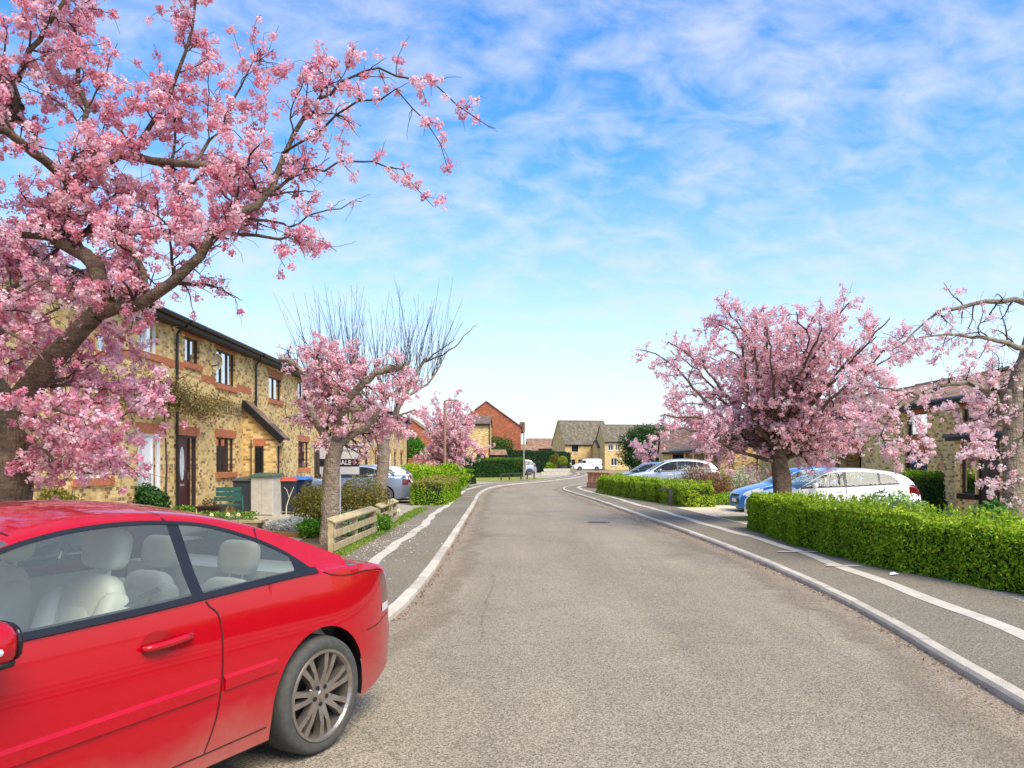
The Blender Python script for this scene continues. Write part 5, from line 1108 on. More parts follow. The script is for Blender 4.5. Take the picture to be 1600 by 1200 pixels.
def blob(mb, c, r, n=10, sq=2.6):
    """rounded block (superellipsoid)"""
    f = lambda v: math.copysign(abs(v)**(2/sq), v); vs = []; m = n*2
    for i in range(n+1):
        a = -math.pi/2+math.pi*i/n
        for k in range(m): b = 2*math.pi*k/m; vs.append((c[0]+r[0]*f(math.cos(a))*f(math.cos(b)), c[1]+r[1]*f(math.cos(a))*f(math.sin(b)), c[2]+r[2]*f(math.sin(a))))
    mb.add(vs, [(i*m+k, i*m+(k+1)%m, (i+1)*m+(k+1)%m, (i+1)*m+k) for i in range(n) for k in range(m)]); return mb
def mirror_pair(car, root, x, paint_m, z=None):
    for sg in (-1,1):
        zz = (z or car.zb(x)+.07); y = sg*(car.hw(x,car.zb(x))+.09); m_ = MB(); blob(m_, (x,y,zz), (.075,.1,.065), 8, 2.8); o = m_.build('door_mirror', paint_m, root, smooth=True)
        g = MB(); blob(g, (x+.07,y,zz), (.012,.085,.052), 6, 3); g.build('mirror_glass', M['pane'], o, smooth=True)
def seats(root, rows_x, zf, w, m_, back=.62, lean=.2, head=True):
    for x in rows_x:
        for y in (-w,w):
            c = MB(); blob(c, (x-.18,y,zf), (.27,.24,.1)); st = c.build('seat', m_, root, smooth=True)
            b = MB()
            blob(b, (0,0,0), (.075,.2,back/2), 10, 3.4); blob(b, (-.03,-.2,-.03), (.085,.06,back*.42), 8, 3.0); blob(b, (-.03,.2,-.03), (.085,.06,back*.42), 8, 3.0); blob(b, (-.035,0,-.05), (.05,.13,back*.36), 8, 3.4); o = b.build('seat_back', m_, st, smooth=True); o.location = (x+.12,y,zf+back/2); o.rotation_euler = (0,R(16),0)
            if head: h = MB(); blob(h, (0,0,0), (.055,.14,.10), 10, 3.6); h.tube([(0,-.05,-.06),(0,-.05,-.2)], .009, 6); h.tube([(0,.05,-.06),(0,.05,-.2)], .009, 6); o = h.build('headrest', m_, st, smooth=True); o.location = (x+.24,y,zf+back+.1); o.rotation_euler = (0,R(12),0)

# ---- the red coupe in the foreground
RED = paint('red_car_paint', s(176,0,24), 0, .2, dirt=s(170,128,112))
ra = math.atan2(.892,.451)
rc = empty('red_car', (-3.47,1.47,.03), ra, 'glossy red coupe with cream seats parked at an angle, nearest the camera', 'car')
C1 = Car(4.40, 1.82,
    belt=[(0,.55),(.05,.66),(.3,.76),(.8,.88),(1.25,.955),(1.7,.955),(2.4,.965),(3.0,.985),(3.5,1.0),(3.95,1.0),(4.17,.975),(4.31,.93),(4.37,.84),(4.39,.7),(4.40,.5)],
    roof=[(1.2,.96),(1.5,1.12),(1.85,1.285),(2.15,1.375),(2.5,1.405),(2.9,1.385),(3.25,1.315),(3.55,1.215),(3.85,1.1),(4.08,1.02)],
    dlo=[(1.3,.96),(1.55,1.09),(1.9,1.245),(2.2,1.315),(2.55,1.335),(2.9,1.305),(3.15,1.235),(3.38,1.13),(3.55,1.01),(3.58,.99)],
    ws=(1.3,2.02), rw=(3.3,3.92), fo=.94, wb=2.64, rwheel=.322, sill=.19, tumble=.5, nose=.2, tail=.17, step=.045, side_x=(1.4,3.56), pillars=((2.735,2.80),), rows=14)
co_ = C1.build(rc, RED, M['carglass'], tl=(4.24,.71,.90))
C1.wheels(rc, 14, w=.225, rim=.765, double=True)
for ob in rc.children:
    pass
BK = M['black']
C1.ribbon_side([(2.79,.985),(2.815,.94),(2.86,.90),(2.875,.8),(2.865,.6),(2.835,.42),(2.78,.27)], .007, rc, 'door_gap', BK)
C1.ribbon_side([(1.36,.95),(1.3,.8),(1.32,.5),(1.36,.25)], .007, rc, 'door_gap', BK)
C1.ribbon_side([(1.36,.262),(2.0,.258),(2.78,.262)], .006, rc, 'sill_gap', BK); C1.ribbon_side([(2.78,.262),(3.0,.265),(3.17,.268)], .006, rc, 'sill_gap', BK)
C1.ribbon_side([(4.0,.60),(4.15,.605),(4.22,.62),(4.35,.64)], .005, rc, 'bumper_gap', BK)
C1.ribbon_side([(3.62,1.0),(3.68,.975),(3.80,.955),(4.0,.953),(4.12,.945),(4.27,.925)], .006, rc, 'boot_gap', BK)
# weatherstrips round the side glass
for sg in (-1,1):
    C1.belt_seal(1.36,3.575,rc,sg,BK)
    C1.ribbon_side([(1.42,1.02),(1.55,1.095),(1.9,1.25),(2.2,1.32),(2.55,1.34),(2.9,1.31),(3.15,1.24),(3.38,1.135),(3.55,1.015)], .018, rc, 'window_seal', BK, sg, .004)
    C1.quarter(3.42,3.57,rc,sg,BK)
# body side moulding, proud of the doors
for sg in (-1,1):
    for a, b in ((1.38,2.835),(2.875,3.22)):
        mb = MB(); n = 24; vs = []
        for i in range(n+1):
            x = a+(b-a)*i/n; zc_ = .545+.03*(x-1.4)/1.8
            for dz, of in ((-.038,.0),(-.03,.012),(.022,.014),(.036,.0)): vs.append((x, sg*(C1.hw(x,zc_+dz)+of), zc_+dz))
        mb.add(vs, [(4*i+k,4*i+k+1,4*i+5+k,4*i+4+k) for i in range(n) for k in range(3)]+[(0,1,2,3),(4*n+3,4*n+2,4*n+1,4*n)]); mb.build('side_moulding', RED, rc)
# door handle; the recess is a flat disc, its shade painted in darker red
for sg in (-1,1):
    yy = C1.hw(2.58,.83); h = MB(); pts = [(2.44+.26*k/10, sg*(yy+.012+.022*math.sin(math.pi*min(1,k/10*1.0))**.6), .822+.014*k/10) for k in range(11)]
    h.tube(pts, [.011]+[.0165]*9+[.011], 8); o = h.build('door_handle', RED, rc, smooth=True)
    sc_ = MB(); cx, cz = 2.53, .826; ring_ = [(cx+.085*math.cos(2*math.pi*k/24), cz+.058*math.sin(2*math.pi*k/24)) for k in range(24)]
    sc_.add([(x,sg*(C1.hw(x,z)+.003),z) for x,z in ring_]+[(cx,sg*(C1.hw(cx,cz)+.0035),cz)], [(k,(k+1)%24,24) if sg<0 else ((k+1)%24,k,24) for k in range(24)]); sc_.build('handle_recess_shade', paint('red_recess_shade', s(150,8,18), 0, .35), rc)
    kk = MB(); kk.lathe([(0,-.004),(.009,-.004),(.009,.004)], (2.665, sg*(yy+.034), .838), 10, 'y'); kk.build('lock', BK, rc)
# folding-roof seams and rear glass surround
for pts in ([(2.06,-.62),(2.04,-.3),(2.03,0),(2.04,.3),(2.06,.62)], [(2.74,-.64),(2.72,-.3),(2.71,0),(2.72,.3),(2.74,.64)], [(3.24,-.62),(3.2,-.35),(3.19,0),(3.2,.35),(3.24,.62)]): C1.ribbon_top(pts, .007, rc, 'roof_seam', BK)
for xa, xb, xz in ((2.06,2.06,0),(2.735,2.72,0),(3.24,3.25,0)):
    for sg in (-1,1): C1.ribbon_side([(xa,C1.zd(xa)+.012),(xb,C1.zt(xb)-.047)], .007, rc, 'roof_seam', BK, sg)
C1.ribbon_top([(4.06,-.66),(4.0,-.4),(3.98,0),(4.0,.4),(4.06,.66)], .012, rc, 'boot_gap', BK)
ae = MB(); blob(ae, (3.98,0,C1.top(3.98,0)+.02), (.09,.035,.03), 8, 2.2); ae.build('roof_aerial', RED, rc, smooth=True)
mr_ = MB(); 
for sg in (-1,1):
    m_ = MB(); y = sg*(C1.hw(1.765,.95)+.11); blob(m_, (1.765,y,1.0), (.075,.125,.08), 10, 2.8); o = m_.build('door_mirror', RED, rc, smooth=True)
    g = MB(); blob(g, (1.73,y+sg*.045,.985), (.055,.087,.022), 8, 3); g.build('indicator_lens', M['lens'], o, smooth=True); g = MB(); blob(g, (1.775,y,.935), (.06,.11,.02), 8, 3); g.build('mirror_base', BK, o, smooth=True); g = MB(); blob(g, (1.83,y,1.0), (.015,.11,.068), 8, 3); g.build('mirror_glass', M['pane'], o, smooth=True)
for sg in (-1,1):
    cl_ = MB()
    x0_, x1_ = 4.23, 4.36; vs = []
    for i in range(9):
        x = x0_+(x1_-x0_)*i/8
        for z in (.665,.715): vs.append((x, sg*(C1.hw(x,z)+.004), z))
    cl_.add(vs, [(2*i,2*i+1,2*i+3,2*i+2) for i in range(8)])
    cl_.build('reversing_lamp', M['lens'], rc)
MB().box(4.395,4.41,-.26,.26,.62,.73).build('number_plate', M['plate_y'], rc)
seats(rc, (2.42,), .50, .37, M['cream'], .60); seats(rc, (3.28,), .52, .33, M['cream'], .44, head=True)
fl_ = MB(); fl_.box(1.2,3.9,-.78,.78,.3,.36); fl_.box(1.15,1.5,-.75,.75,.5,.93); fl_.box(3.55,3.95,-.68,.68,.5,.985); fl_.build('cabin_trim', M['cream'], rc)
dp = MB(); 
for sg in (-1,1): dp.box(1.4,3.5,sg*.80-.012,sg*.80+.012,.35,.93)
dp.build('door_lining', M['cream'], rc)
sb = MB(); sb.beam((2.72,-.66,1.02),(2.50,-.56,.93),.004,.05,(0,1,0)); sb.beam((2.52,-.57,.94),(2.30,-.52,.72),.004,.05,(0,1,0)); sb.build('seat_belt', M['post_dark'], rc)
sw = MB(); sw.tube([(1.78+.03*math.sin(2*math.pi*k/20), .37+.18*math.cos(2*math.pi*k/20), .9+.17*math.sin(2*math.pi*k/20)) for k in range(21)], .016, 8); sw.build('steering_wheel', BK, rc)
# ---- the other parked cars
def hatch(name, label, loc, rz, pm, L=3.9, Wd=1.7, H=1.5, gm=None, group=None, kind='hatch', wheelm=None, steel=False):
    root = empty(name, loc, rz, label, 'car', group); k = H/1.5
    if kind == 'hatch':
        belt = [(0,.5),(.04,.62),(.2,.74),(.6,.86),(1.0,.95),(1.5,.99),(2.3,1.02),(3.0,1.06),(L-.35,1.08),(L-.12,1.02),(L-.03,.8),(L,.5)]
        roof = [(.85,.95*k),(1.25,1.18*k),(1.65,1.40*k),(2.1,1.485*k),(2.6,1.5*k),(3.1,1.465*k),(L-.45,1.38*k),(L-.2,1.2*k),(L-.1,1.08*k)]
        dlo = [(1.0,.97),(1.3,1.14*k),(1.7,1.345*k),(2.1,1.41*k),(2.6,1.42*k),(3.05,1.385*k),(3.35,1.31*k),(3.5,1.1*k)]
        c = Car(L,Wd,belt,roof,dlo,(.95,1.6),(L-.5,L-.16),.78,L-.78-.62,.30,.19,.36,.22,.12,.07,(1.05,3.5),((2.12,2.2),(2.98,3.04))); tl = (L-.32,.82,1.16); hl = (.62,.62,.82)
    elif kind == 'saloon':
        belt = [(0,.5),(.05,.64),(.3,.74),(.9,.86),(1.35,.92),(2.0,.94),(2.9,.97),(3.6,.99),(L-.5,1.0),(L-.15,.97),(L-.04,.8),(L,.5)]
        roof = [(1.2,.93*k),(1.6,1.16*k),(2.0,1.37*k),(2.4,1.44*k),(2.8,1.445*k),(3.2,1.38*k),(3.6,1.22*k),(3.95,1.04*k)]
        dlo = [(1.35,.94),(1.65,1.12*k),(2.05,1.31*k),(2.4,1.37*k),(2.8,1.37*k),(3.15,1.3*k),(3.45,1.15*k),(3.6,1.0)]
        c = Car(L,Wd,belt,roof,dlo,(1.3,1.95),(3.2,3.85),.85,L-.85-1.0,.31,.19,.42,.2,.14,.07,(1.45,3.6),((2.4,2.48),(3.12,3.17))); tl = (L-.36,.72,.93); hl = (.6,.58,.74)
    elif kind == 'suv':
        belt = [(0,.55),(.04,.72),(.25,.86),(.8,.98),(1.15,1.03),(2,1.06),(3,1.1),(L-.4,1.14),(L-.1,1.05),(L,.55)]
        roof = [(1.0,1.03*k),(1.4,1.26*k),(1.85,1.49*k),(2.3,1.56*k),(2.9,1.57*k),(3.5,1.52*k),(L-.45,1.42*k),(L-.12,1.14*k)]
        dlo = [(1.2,1.05),(1.5,1.24*k),(1.9,1.42*k),(2.3,1.48*k),(2.9,1.485*k),(3.4,1.43*k),(3.75,1.32*k),(3.9,1.14)]
        c = Car(L,Wd,belt,roof,dlo,(1.1,1.8),(L-.5,L-.15),.85,L-.85-.8,.34,.23,.36,.2,.12,.07,(1.25,3.9),((2.3,2.38),(3.2,3.27))); tl = (L-.3,.86,1.14); hl = (.6,.74,.9)
    elif kind == 'van':
        belt = [(0,.5),(.04,.75),(.2,.9),(.6,1.05),(1.0,1.16),(1.6,1.2),(3,1.2),(L-.2,1.2),(L-.02,1.1),(L,.5)]
        roof = [(.75,1.1),(1.1,1.42),(1.5,1.75),(1.9,1.9),(2.5,1.96),(3.5,1.97),(L-.3,1.95),(L-.05,1.85)]
        dlo = [(.85,1.15),(1.15,1.4),(1.5,1.66),(1.8,1.72),(2.0,1.72),(2.04,1.2)]
        c = Car(L,Wd,belt,roof,dlo,(.85,1.5),(L+1,L+2),.9,L-.9-.95,.33,.22,.16,.18,.04,.08,(.95,2.05),()); tl = (L-.15,.8,1.3); hl = (.55,.78,.98)
    c.build(root, pm, gm or M['darkglass'], tl=tl, hl=hl); c.wheels(root, 10, rim=.70)
    mirror_pair(c, root, c.ws[0]+.42, pm)
    g = MB(); g.box(-.012,.04,-Wd*.27,Wd*.27,.36,.5); g.box(-.006,.05,-Wd*.22,Wd*.22,.58,.64); g.build('grille', BK, root)
    MB().box(-.02,-.012,-.26,.26,.40,.50).build('front_plate', M['plate_w'], root); MB().box(L+.005,L+.015,-.26,.26,.6,.71).build('rear_plate', M['plate_y'], root)
    for sg in (-1,1):
        for x in ((2.16,3.1) if kind != 'van' else (2.05,3.3)): c.ribbon_side([(x,c.zb(x)-.01),(x+.02,.7),(x-.02,.3)], .012, root, 'door_gap', BK, sg, .003)
        for x in (2.0,2.95): h = MB(); y = c.hw(x,.9); h.tube([(x-.1,sg*(y+.02),.90),(x+.08,sg*(y+.02),.91)], .014, 6); h.build('door_handle', pm if kind != 'van' else BK, root)
        c.belt_seal(c.side_x[0], c.side_x[1], root, sg, BK)
    seats(root, (1.95 if kind != 'van' else 1.6,), .55, .35, M['darkseat'], .55)
    if kind != 'van': seats(root, (2.9,), .58, .35, M['darkseat'], .5)
    MB().box(1.0,min(L-.35,3.7),-Wd*.42,Wd*.42,.35,.55).build('cabin_floor', M['darkseat'], root)
    return root, c
GC = 'cars parked along the street'
PW, PB, PS, PG, PD = paint('white_car_paint', s(238,240,242)), paint('blue_car_paint', s(46,116,196), .25), paint('silver_car_paint', s(186,192,198), .6), paint('grey_car_paint', s(116,122,128), .6), paint('steel_blue_paint', s(136,146,162), .5)
# white hatchback, nose to the road, its side to us
D = 20.3; hatch('parked_car', 'white hatchback beyond the clipped hedge on the right', (at(1188,19.5),D,-.02), R(-3), PW, 4.05, 1.72, 1.47, M['carglass'], GC)
D = 23.6; hatch('parked_car', 'bright blue hatchback beside the white one', (at(1160,22.8),D,.0), R(-2), PB, 3.85, 1.70, 1.47, M['carglass'], GC)
D = 36.5; hatch('parked_car', 'silver crossover on the drive behind the second hedge', (at(977,D),D,.1), R(-4), PS, 4.35, 1.8, 1.55, M['darkglass'], GC, 'suv')
D = 40.2; hatch('parked_car', 'dark grey car with its nose past the silver crossover', (at(954,D),D,.1), R(-6), PG, 4.1, 1.75, 1.47, M['darkglass'], GC)
D = 44.0; hatch('parked_car', 'pale silver car farthest along the right hand drives', (at(972,D),D,.1), R(-6), PS, 4.1, 1.75, 1.45, M['darkglass'], GC)
# left: saloon seen from behind its rear corner, tail to the road
D = 27.6; hatch('parked_car', 'steel blue saloon with round red lamp on the left drive', (at(643,D)-4.55,D+.3,.1), R(8), PD, 4.5, 1.78, 1.45, M['darkglass'], GC, 'saloon')
D = 30.2; hatch('parked_car', 'white car just beyond the steel blue saloon', (at(646,D)-4.25,D+.2,.1), R(6), PW, 4.2, 1.75, 1.38, M['carglass'], GC)
D = 55; hatch('parked_car', 'dark grey saloon under the rounded pale cherry', (at(732,D)-4.45,D,.1), R(4), PG, 4.45, 1.78, 1.45, M['darkglass'], GC, 'saloon')
D = 82; hatch('parked_car', 'small silver car at the end of the long clipped hedge', (at(836,D)-4.0,D,.1), R(12), PS, 4.1, 1.75, 1.6, M['darkglass'], GC, 'suv')
D = 131; hatch('parked_van', 'white panel van in front of the far sandy houses', (at(896,D),D,.03), R(8), PW, 4.8, 1.9, 1.97, M['darkglass'], None, 'van')[0]['category'] = 'van'
# ---------------------------------------------------------------- hedges and shrubs
hedge('clipped_hedge', 'long clipped green hedge beside the right pavement', [(7.6,5.2),(6.95,7.4),(6.55,9.0),(6.12,10.8),(5.9,12.4),(5.92,15),(6.05,17.3)], 1.45, .78, 120000, .045, GREEN, YGREEN, rough=.06)
hedge('clipped_hedge', 'low uneven hedge in front of the silver crossover', [(6.3,25.6),(5.75,29),(5.15,33),(4.65,37)], 1.0, .78, 40000, .07, YGREEN, YGREEN, rough=.1)
hedge('clipped_hedge', 'small dark hedge against the leaded window wall', [(9.2,23.2),(11,22.9),(12.6,22.6)], .8, 1.2, 16000, .06, DKGREEN, GREEN)
hedge('clipped_hedge', 'boxy hedge with brown clipped top beside the left pavement', [(at(672,27.5),26.6),(at(690,31),30.8),(at(700,35),34.5)], 1.2, .85, 22000, .06, GREEN, [s(150,150,60),s(176,164,88),s(150,140,80)], rough=.06)
bush('spreading_juniper', 'broad feathery green juniper behind the boxy hedge', (at(655,33),33.5,.1), (1.9,1.3,.62), 14000, .09, GREEN, 8); bush('spreading_juniper', 'bright feathery juniper mound beside the steel blue saloon', (at(640,37),37.5,.1), (2.2,1.4,.72), 12000, .1, YGREEN, 8); bush('spreading_juniper', 'dark feathery juniper next to the lamp post', (at(690,40),40,.1), (1.6,1.3,.72), 9000, .1, GREEN, 8)
hedge('clipped_hedge', 'long dark clipped hedge in front of the yellow gable', [(at(716,70),70),(at(770,71),71),(at(812,75),75)], 1.3, 1.75, 26000, .12, DKGREEN, [s(84,120,30),s(112,146,40)], rough=.08)
hedge('tall_hedge', 'tall dark hedge running towards the far bend', [(at(766,92),92),(at(815,97),97),(at(850,104),104),(at(884,112),112)], 1.6, 2.75, 26000, .17, [s(24,54,34),s(34,70,42),s(50,86,46)], DKGREEN, rough=.12)
hedge('clipped_hedge', 'small dark hedge under the pale cherry', [(at(712,50),50.5),(at(735,51),51.5)], .9, .95, 6000, .09, DKGREEN, GREEN)
hedge('clipped_hedge', 'low dark hedge by the house wall behind the bins', [(at(455,27.5),27.6),(at(484,27.5),27.6)], .6, .85, 4000, .06, DKGREEN, DKGREEN)
bush('ivy_clump', 'green ivy climbing the foot of the red gable', (at(780,99.3),99.2,.1), (2.0,.5,2.4), 6000, .2, [s(62,104,44),s(92,134,60)], 4, 'ivy'); bush('ivy_clump', 'bright leafy bush above the timber fence', (at(646,70),70,.1), (1.15,.8,2.05), 7000, .16, [s(44,100,24),s(74,136,38),s(110,164,60)], 5, 'shrub')
bush('conifer', 'dark green conifer behind the small pale blossom tree', (at(1010,90),90,.1), (3.0,2.6,2.9), 16000, .22, [s(30,62,34),s(54,92,44),s(90,124,56)], 6, 'tree')
bush('topiary_shrub', 'upright olive shrub at the far driveway', (at(868,88),88,.1), (.75,.7,1.25), 3000, .12, OLIVE, 4); bush('topiary_shrub', 'small clipped bush beside the upright olive shrub', (at(860,87),87,.1), (.6,.6,.7), 2500, .12, GREEN, 4)
tp = empty('potted_ball', (at(879,86),86,.1), 0, 'clipped ball shrub in a dark pot at the far driveway', 'shrub'); MB().lathe([(.0,0),(.42,0),(.55,1.0),(.5,1.0),(.0,.95)], n=16).build('pot', M['post_dark'], tp)
n = 1800; u_ = rng.normal(size=(n,3)); u_ /= np.linalg.norm(u_,axis=1)[:,None]; facets('foliage', u_*.6*rng.uniform(.8,1.02,(n,1))+np.array([0,0,1.5]), .12, mixcols(n,OLIVE+YGREEN), M['leaf'], tp, u_, .6)
bush('garden_shrub', 'olive twiggy shrub left of the fence cherry', (at(492,17.5),17.5,.1), (.56,.5,.52), 4500, .05, OLIVE, 14, shell=.3); bush('garden_shrub', 'olive twiggy shrub right of the fence cherry', (at(560,17.6),17.6,.1), (.80,.6,.60), 6500, .05, OLIVE, 14, shell=.3)
bush('flowering_groundcover', 'white flowering candytuft mound beside the flower bed', (at(455,16.2),16.4,.1), (.62,.4,.17), 3600, .045, [s(110,130,70),s(230,230,222),s(245,245,240)], 3, 'plant', mname='petal'); bush('flowering_groundcover', 'white and green flowers behind the cherry trunk', (at(548,16.0),16.0,.1), (.5,.4,.25), 3200, .045, [s(96,140,50),s(150,180,90),s(236,240,225)], 3, 'plant')
bush('grass_clump', 'bright green grassy plant at the foot of the fence cherry', (at(492,15.4),15.4,.1), (.34,.3,.2), 1500, .07, [s(70,130,30),s(110,160,50)], 3, 'plant'); bush('grass_clump', 'green weeds growing between the two fence sections', (-2.85,16.7,.1), (.25,.35,.2), 1500, .06, [s(84,134,34),s(124,166,56)], 3, 'plant')
bush('bay_shrub', 'glossy dark green shrub in front of the white door', (at(232,16.6),16.6,.1), (.38,.36,.55), 4200, .07, [s(26,60,24),s(44,88,32),s(76,120,48)], 6); bush('garden_shrub', 'olive shrub under the lower white window', (at(78,13.2),13.2,.1), (.5,.4,.6), 4200, .055, OLIVE+[s(96,116,44)], 8)
bush('garden_shrub', 'brown twiggy shrub left of the blue car', (at(1088,33),33,.1), (.85,.7,.65), 4200, .07, [s(112,84,54),s(140,110,74),s(120,116,60)], 16, shell=.2); bush('garden_shrub', 'russet rounded shrub nearest the gravel drive', (at(1118,31),31,.1), (.7,.6,.55), 3600, .07, [s(128,96,62),s(156,120,82)], 14, shell=.2)
bush('garden_shrub', 'bare tangled climber shrub at the wing porch', (at(1102,31.8),32.2,.1), (.95,.7,.85), 1500, .07, [s(150,120,96),s(190,160,130),s(214,170,170)], 40, shell=.1); bush('garden_shrub', 'bright green shrub below the wing piers', (at(1128,39),39,.1), (1.1,.7,.52), 4000, .09, GREEN, 8); bush('garden_shrub', 'white speckled shrub by the wing wall', (at(1158,37),37,.1), (1.0,.6,.6), 3000, .08, [s(120,130,60),s(200,200,170),s(236,236,220)], 8)
bush('leafy_shrub', 'pale green leafy plants poking above the clipped hedge', (at(1385,15.6),15.6,.1), (.95,.5,.46), 2600, .085, [s(96,140,70),s(140,176,100),s(176,200,140)], 30, 'plant', shell=.5); bush('leafy_shrub', 'leafy weeds at the foot of the edge cherry', (at(1560,11.6),11.7,.1), (.4,.35,.5), 900, .1, [s(70,120,44),s(110,156,70)], 10, 'plant')
bush('leafy_shrub', 'low green plants on the drive edge by the blue car', (at(1140,27),27,.1), (.9,.5,.22), 2200, .07, GREEN, 5, 'plant')
# ---------------------------------------------------------------- timber rail fences by the cherry
def rail_fence(label, a, b):
    a, b = Vector((*a,.1)), Vector((*b,.1)); root = empty('rail_fence', a, 0, label, 'fence', 'low timber fences'); d = b-a; u = d.normalized(); nrm = Vector((u.y,-u.x,0)); L_ = d.length
    for t in (0,.5,1):
        p = u*L_*t; mb = MB(); mb.obox(p,u,nrm,-.055,.055,-.09,.0,0,.54); mb.build('post', M['timber'], root)
    for z0, z1 in ((.06,.18),(.28,.40)): mb = MB(); mb.obox((0,0,0),u,nrm,-.06,L_+.06,.004,.032,z0,z1); mb.build('board', M['timber'], root, bevel=.004)
    mb = MB(); mb.obox((0,0,0),u,nrm,-.08,L_+.08,-.10,.045,.0,.03); o = mb.build('cap_rail', M['timber'], root, bevel=.005); o.location = (0,0,.545); o.rotation_euler = (0, 0, 0)
    me = o.data
    for v in me.vertices:
        k = (v.co - u*v.co.dot(u)).dot(nrm); v.co.z -= (k+.03)*.45
rail_fence('nearer weathered timber rail fence beside the cherry trunk', (-2.95,12.75), (-2.87,16.1)); rail_fence('short weathered timber rail fence beyond the first one', (-2.87,16.75), (-2.9,19.3))
# ---------------------------------------------------------------- sale board
def text(body, size, loc, m_, parent, name='lettering', bold=False, rz=0):
    c = bpy.data.curves.new(name, 'FONT'); c.body = body; c.size = size; c.extrude = .001; c.align_x = 'CENTER'; c.align_y = 'CENTER'; c.offset = .004 if bold else 0
    o = bpy.data.objects.new(name, c); COL.objects.link(o); dg = bpy.context.evaluated_depsgraph_get(); me = bpy.data.meshes.new_from_object(o.evaluated_get(dg)); bpy.data.objects.remove(o)
    me.materials.clear(); me.materials.append(m_); o = bpy.data.objects.new(name, me); COL.objects.link(o); o.parent = parent; o.location = loc; o.rotation_euler = (R(90),0,rz); return o
D = 15.6; sg_ = empty('sale_board', (at(530.5,D),D,.1), 0, 'white and black for sale board on a white post behind the cherry', 'sign'); hw_ = .40
zt_, z1_, z2_, zb_ = [CAMH-(y-HOR)*D/FPX-.1 for y in (694,717,729,741)]
MB().box(-.02,.02,.012,.05,0,zt_).build('post', M['white'], sg_); MB().box(-hw_,hw_,-.006,.006,z1_,zt_).build('upper_panel', M['white'], sg_); MB().box(-hw_,hw_,-.009,.009,z2_,z1_-.002).build('sale_panel', mat('board_black', s(30,34,38), .4), sg_); MB().box(-hw_,hw_,-.006,.006,zb_,z2_-.002).build('lower_panel', M['white'], sg_)
text('FOR SALE', .125, (-.03,-.012,(z1_+z2_)/2), M['white'], sg_, 'sale_lettering', True); gl_ = mat('grey_print', s(96,96,96), .6); text('COMPANY', .085, (.07,-.008,z1_+.165), gl_, sg_, 'company_lettering'); text('LTD', .05, (-.04,-.008,z1_+.07), gl_, sg_, 'company_lettering')
# ---------------------------------------------------------------- bins, cabinet, bench, planters by the houses
def bin_(label, x, y, bodym, lidm, h=1.06, w=.56, rz=0):
    r = empty('wheelie_bin', (x,y,.1), rz, label, 'bin', 'wheelie bins by the house'); b = MB(); k = .82; d = .62
    b.add([(-w/2*k,-d/2*k,.1),(w/2*k,-d/2*k,.1),(w/2*k,d/2*k,.1),(-w/2*k,d/2*k,.1),(-w/2,-d/2,h-.1),(w/2,-d/2,h-.1),(w/2,d/2,h-.1),(-w/2,d/2,h-.1)], [(0,3,2,1),(4,5,6,7),(0,1,5,4),(1,2,6,5),(2,3,7,6),(3,0,4,7)]); b.box(-w/2-.02,w/2+.02,-d/2-.02,d/2+.02,h-.14,h-.1); b.build('body', bodym, r, bevel=.02)
    l = MB(); l.add([(-w/2-.03,-d/2-.05,h-.095),(w/2+.03,-d/2-.05,h-.095),(w/2+.03,d/2+.03,h-.095),(-w/2-.03,d/2+.03,h-.095),(-w/2,-d/2,h-.03),(w/2,-d/2,h-.03),(w/2,d/2,h),(-w/2,d/2,h)], [(0,3,2,1),(4,5,6,7),(0,1,5,4),(1,2,6,5),(2,3,7,6),(3,0,4,7)]); l.build('lid', lidm, r, bevel=.015)
    MB().tube([(-w/2+.05,d/2+.06,h-.1),(w/2-.05,d/2+.06,h-.1)], .018, 8).build('handle', bodym, r)
    for sg in (-1,1): t = MB(); t.lathe([(0,-.025),(.1,-.025),(.1,.025),(0,.025)], (0,0,0), 16, 'y'); o = t.build('wheel', M['rubber'], r); o.location = (sg*(w/2-.04),d/2-.1,.1); o.rotation_euler = (0,0,R(90))
pl = lambda n_, c: mat(n_, c, .5, var=.12, bump=.1)
BB, BN = pl('black_bin', s(34,38,42)), pl('navy_bin', s(28,42,66))
bin_('dark wheelie bin with closed grey lid beside the green bench', at(374,21.3), 21.9, pl('charcoal_bin', s(48,56,60)), pl('charcoal_lid', s(60,70,74)), 1.08, .58); bin_('black wheelie bin with a red lid', at(443,22.2), 22.3, BB, pl('red_lid', s(196,62,50)), 1.06, .62, .15); bin_('dark wheelie bin with a blue lid', at(467,23.4), 23.5, BN, pl('blue_lid', s(52,112,188)), 1.07, .56, -.1)
D = 21.5; cb_ = empty('storage_cabinet', (at(411,D),D+.3,.1), R(-8), 'pale grey garden cabinet with green lid between the bins', 'cabinet'); pm_ = pl('grey_plastic', s(188,182,168))
for x in (-.32,.002): MB().box(x,x+.316,-.3,-.27,.04,1.1).build('door', pm_, cb_, bevel=.01)
MB().box(-.32,.32,-.27,.3,0,1.1).build('body', pm_, cb_, bevel=.01); MB().add([(-.38,-.36,1.1),(.38,-.36,1.1),(.38,.36,1.1),(-.38,.36,1.1),(-.36,-.34,1.15),(.36,-.34,1.15),(.36,.34,1.21),(-.36,.34,1.21)], [(0,3,2,1),(4,5,6,7),(0,1,5,4),(1,2,6,5),(2,3,7,6),(3,0,4,7)]).build('lid', pl('green_lid', s(66,92,76)), cb_, bevel=.01)
D = 20.2; bn = empty('wheel_bench', (at(357,D),D,.1), R(20), 'green garden bench with cartwheel ends', 'bench'); gm_ = pl('green_paint', s(30,84,74))
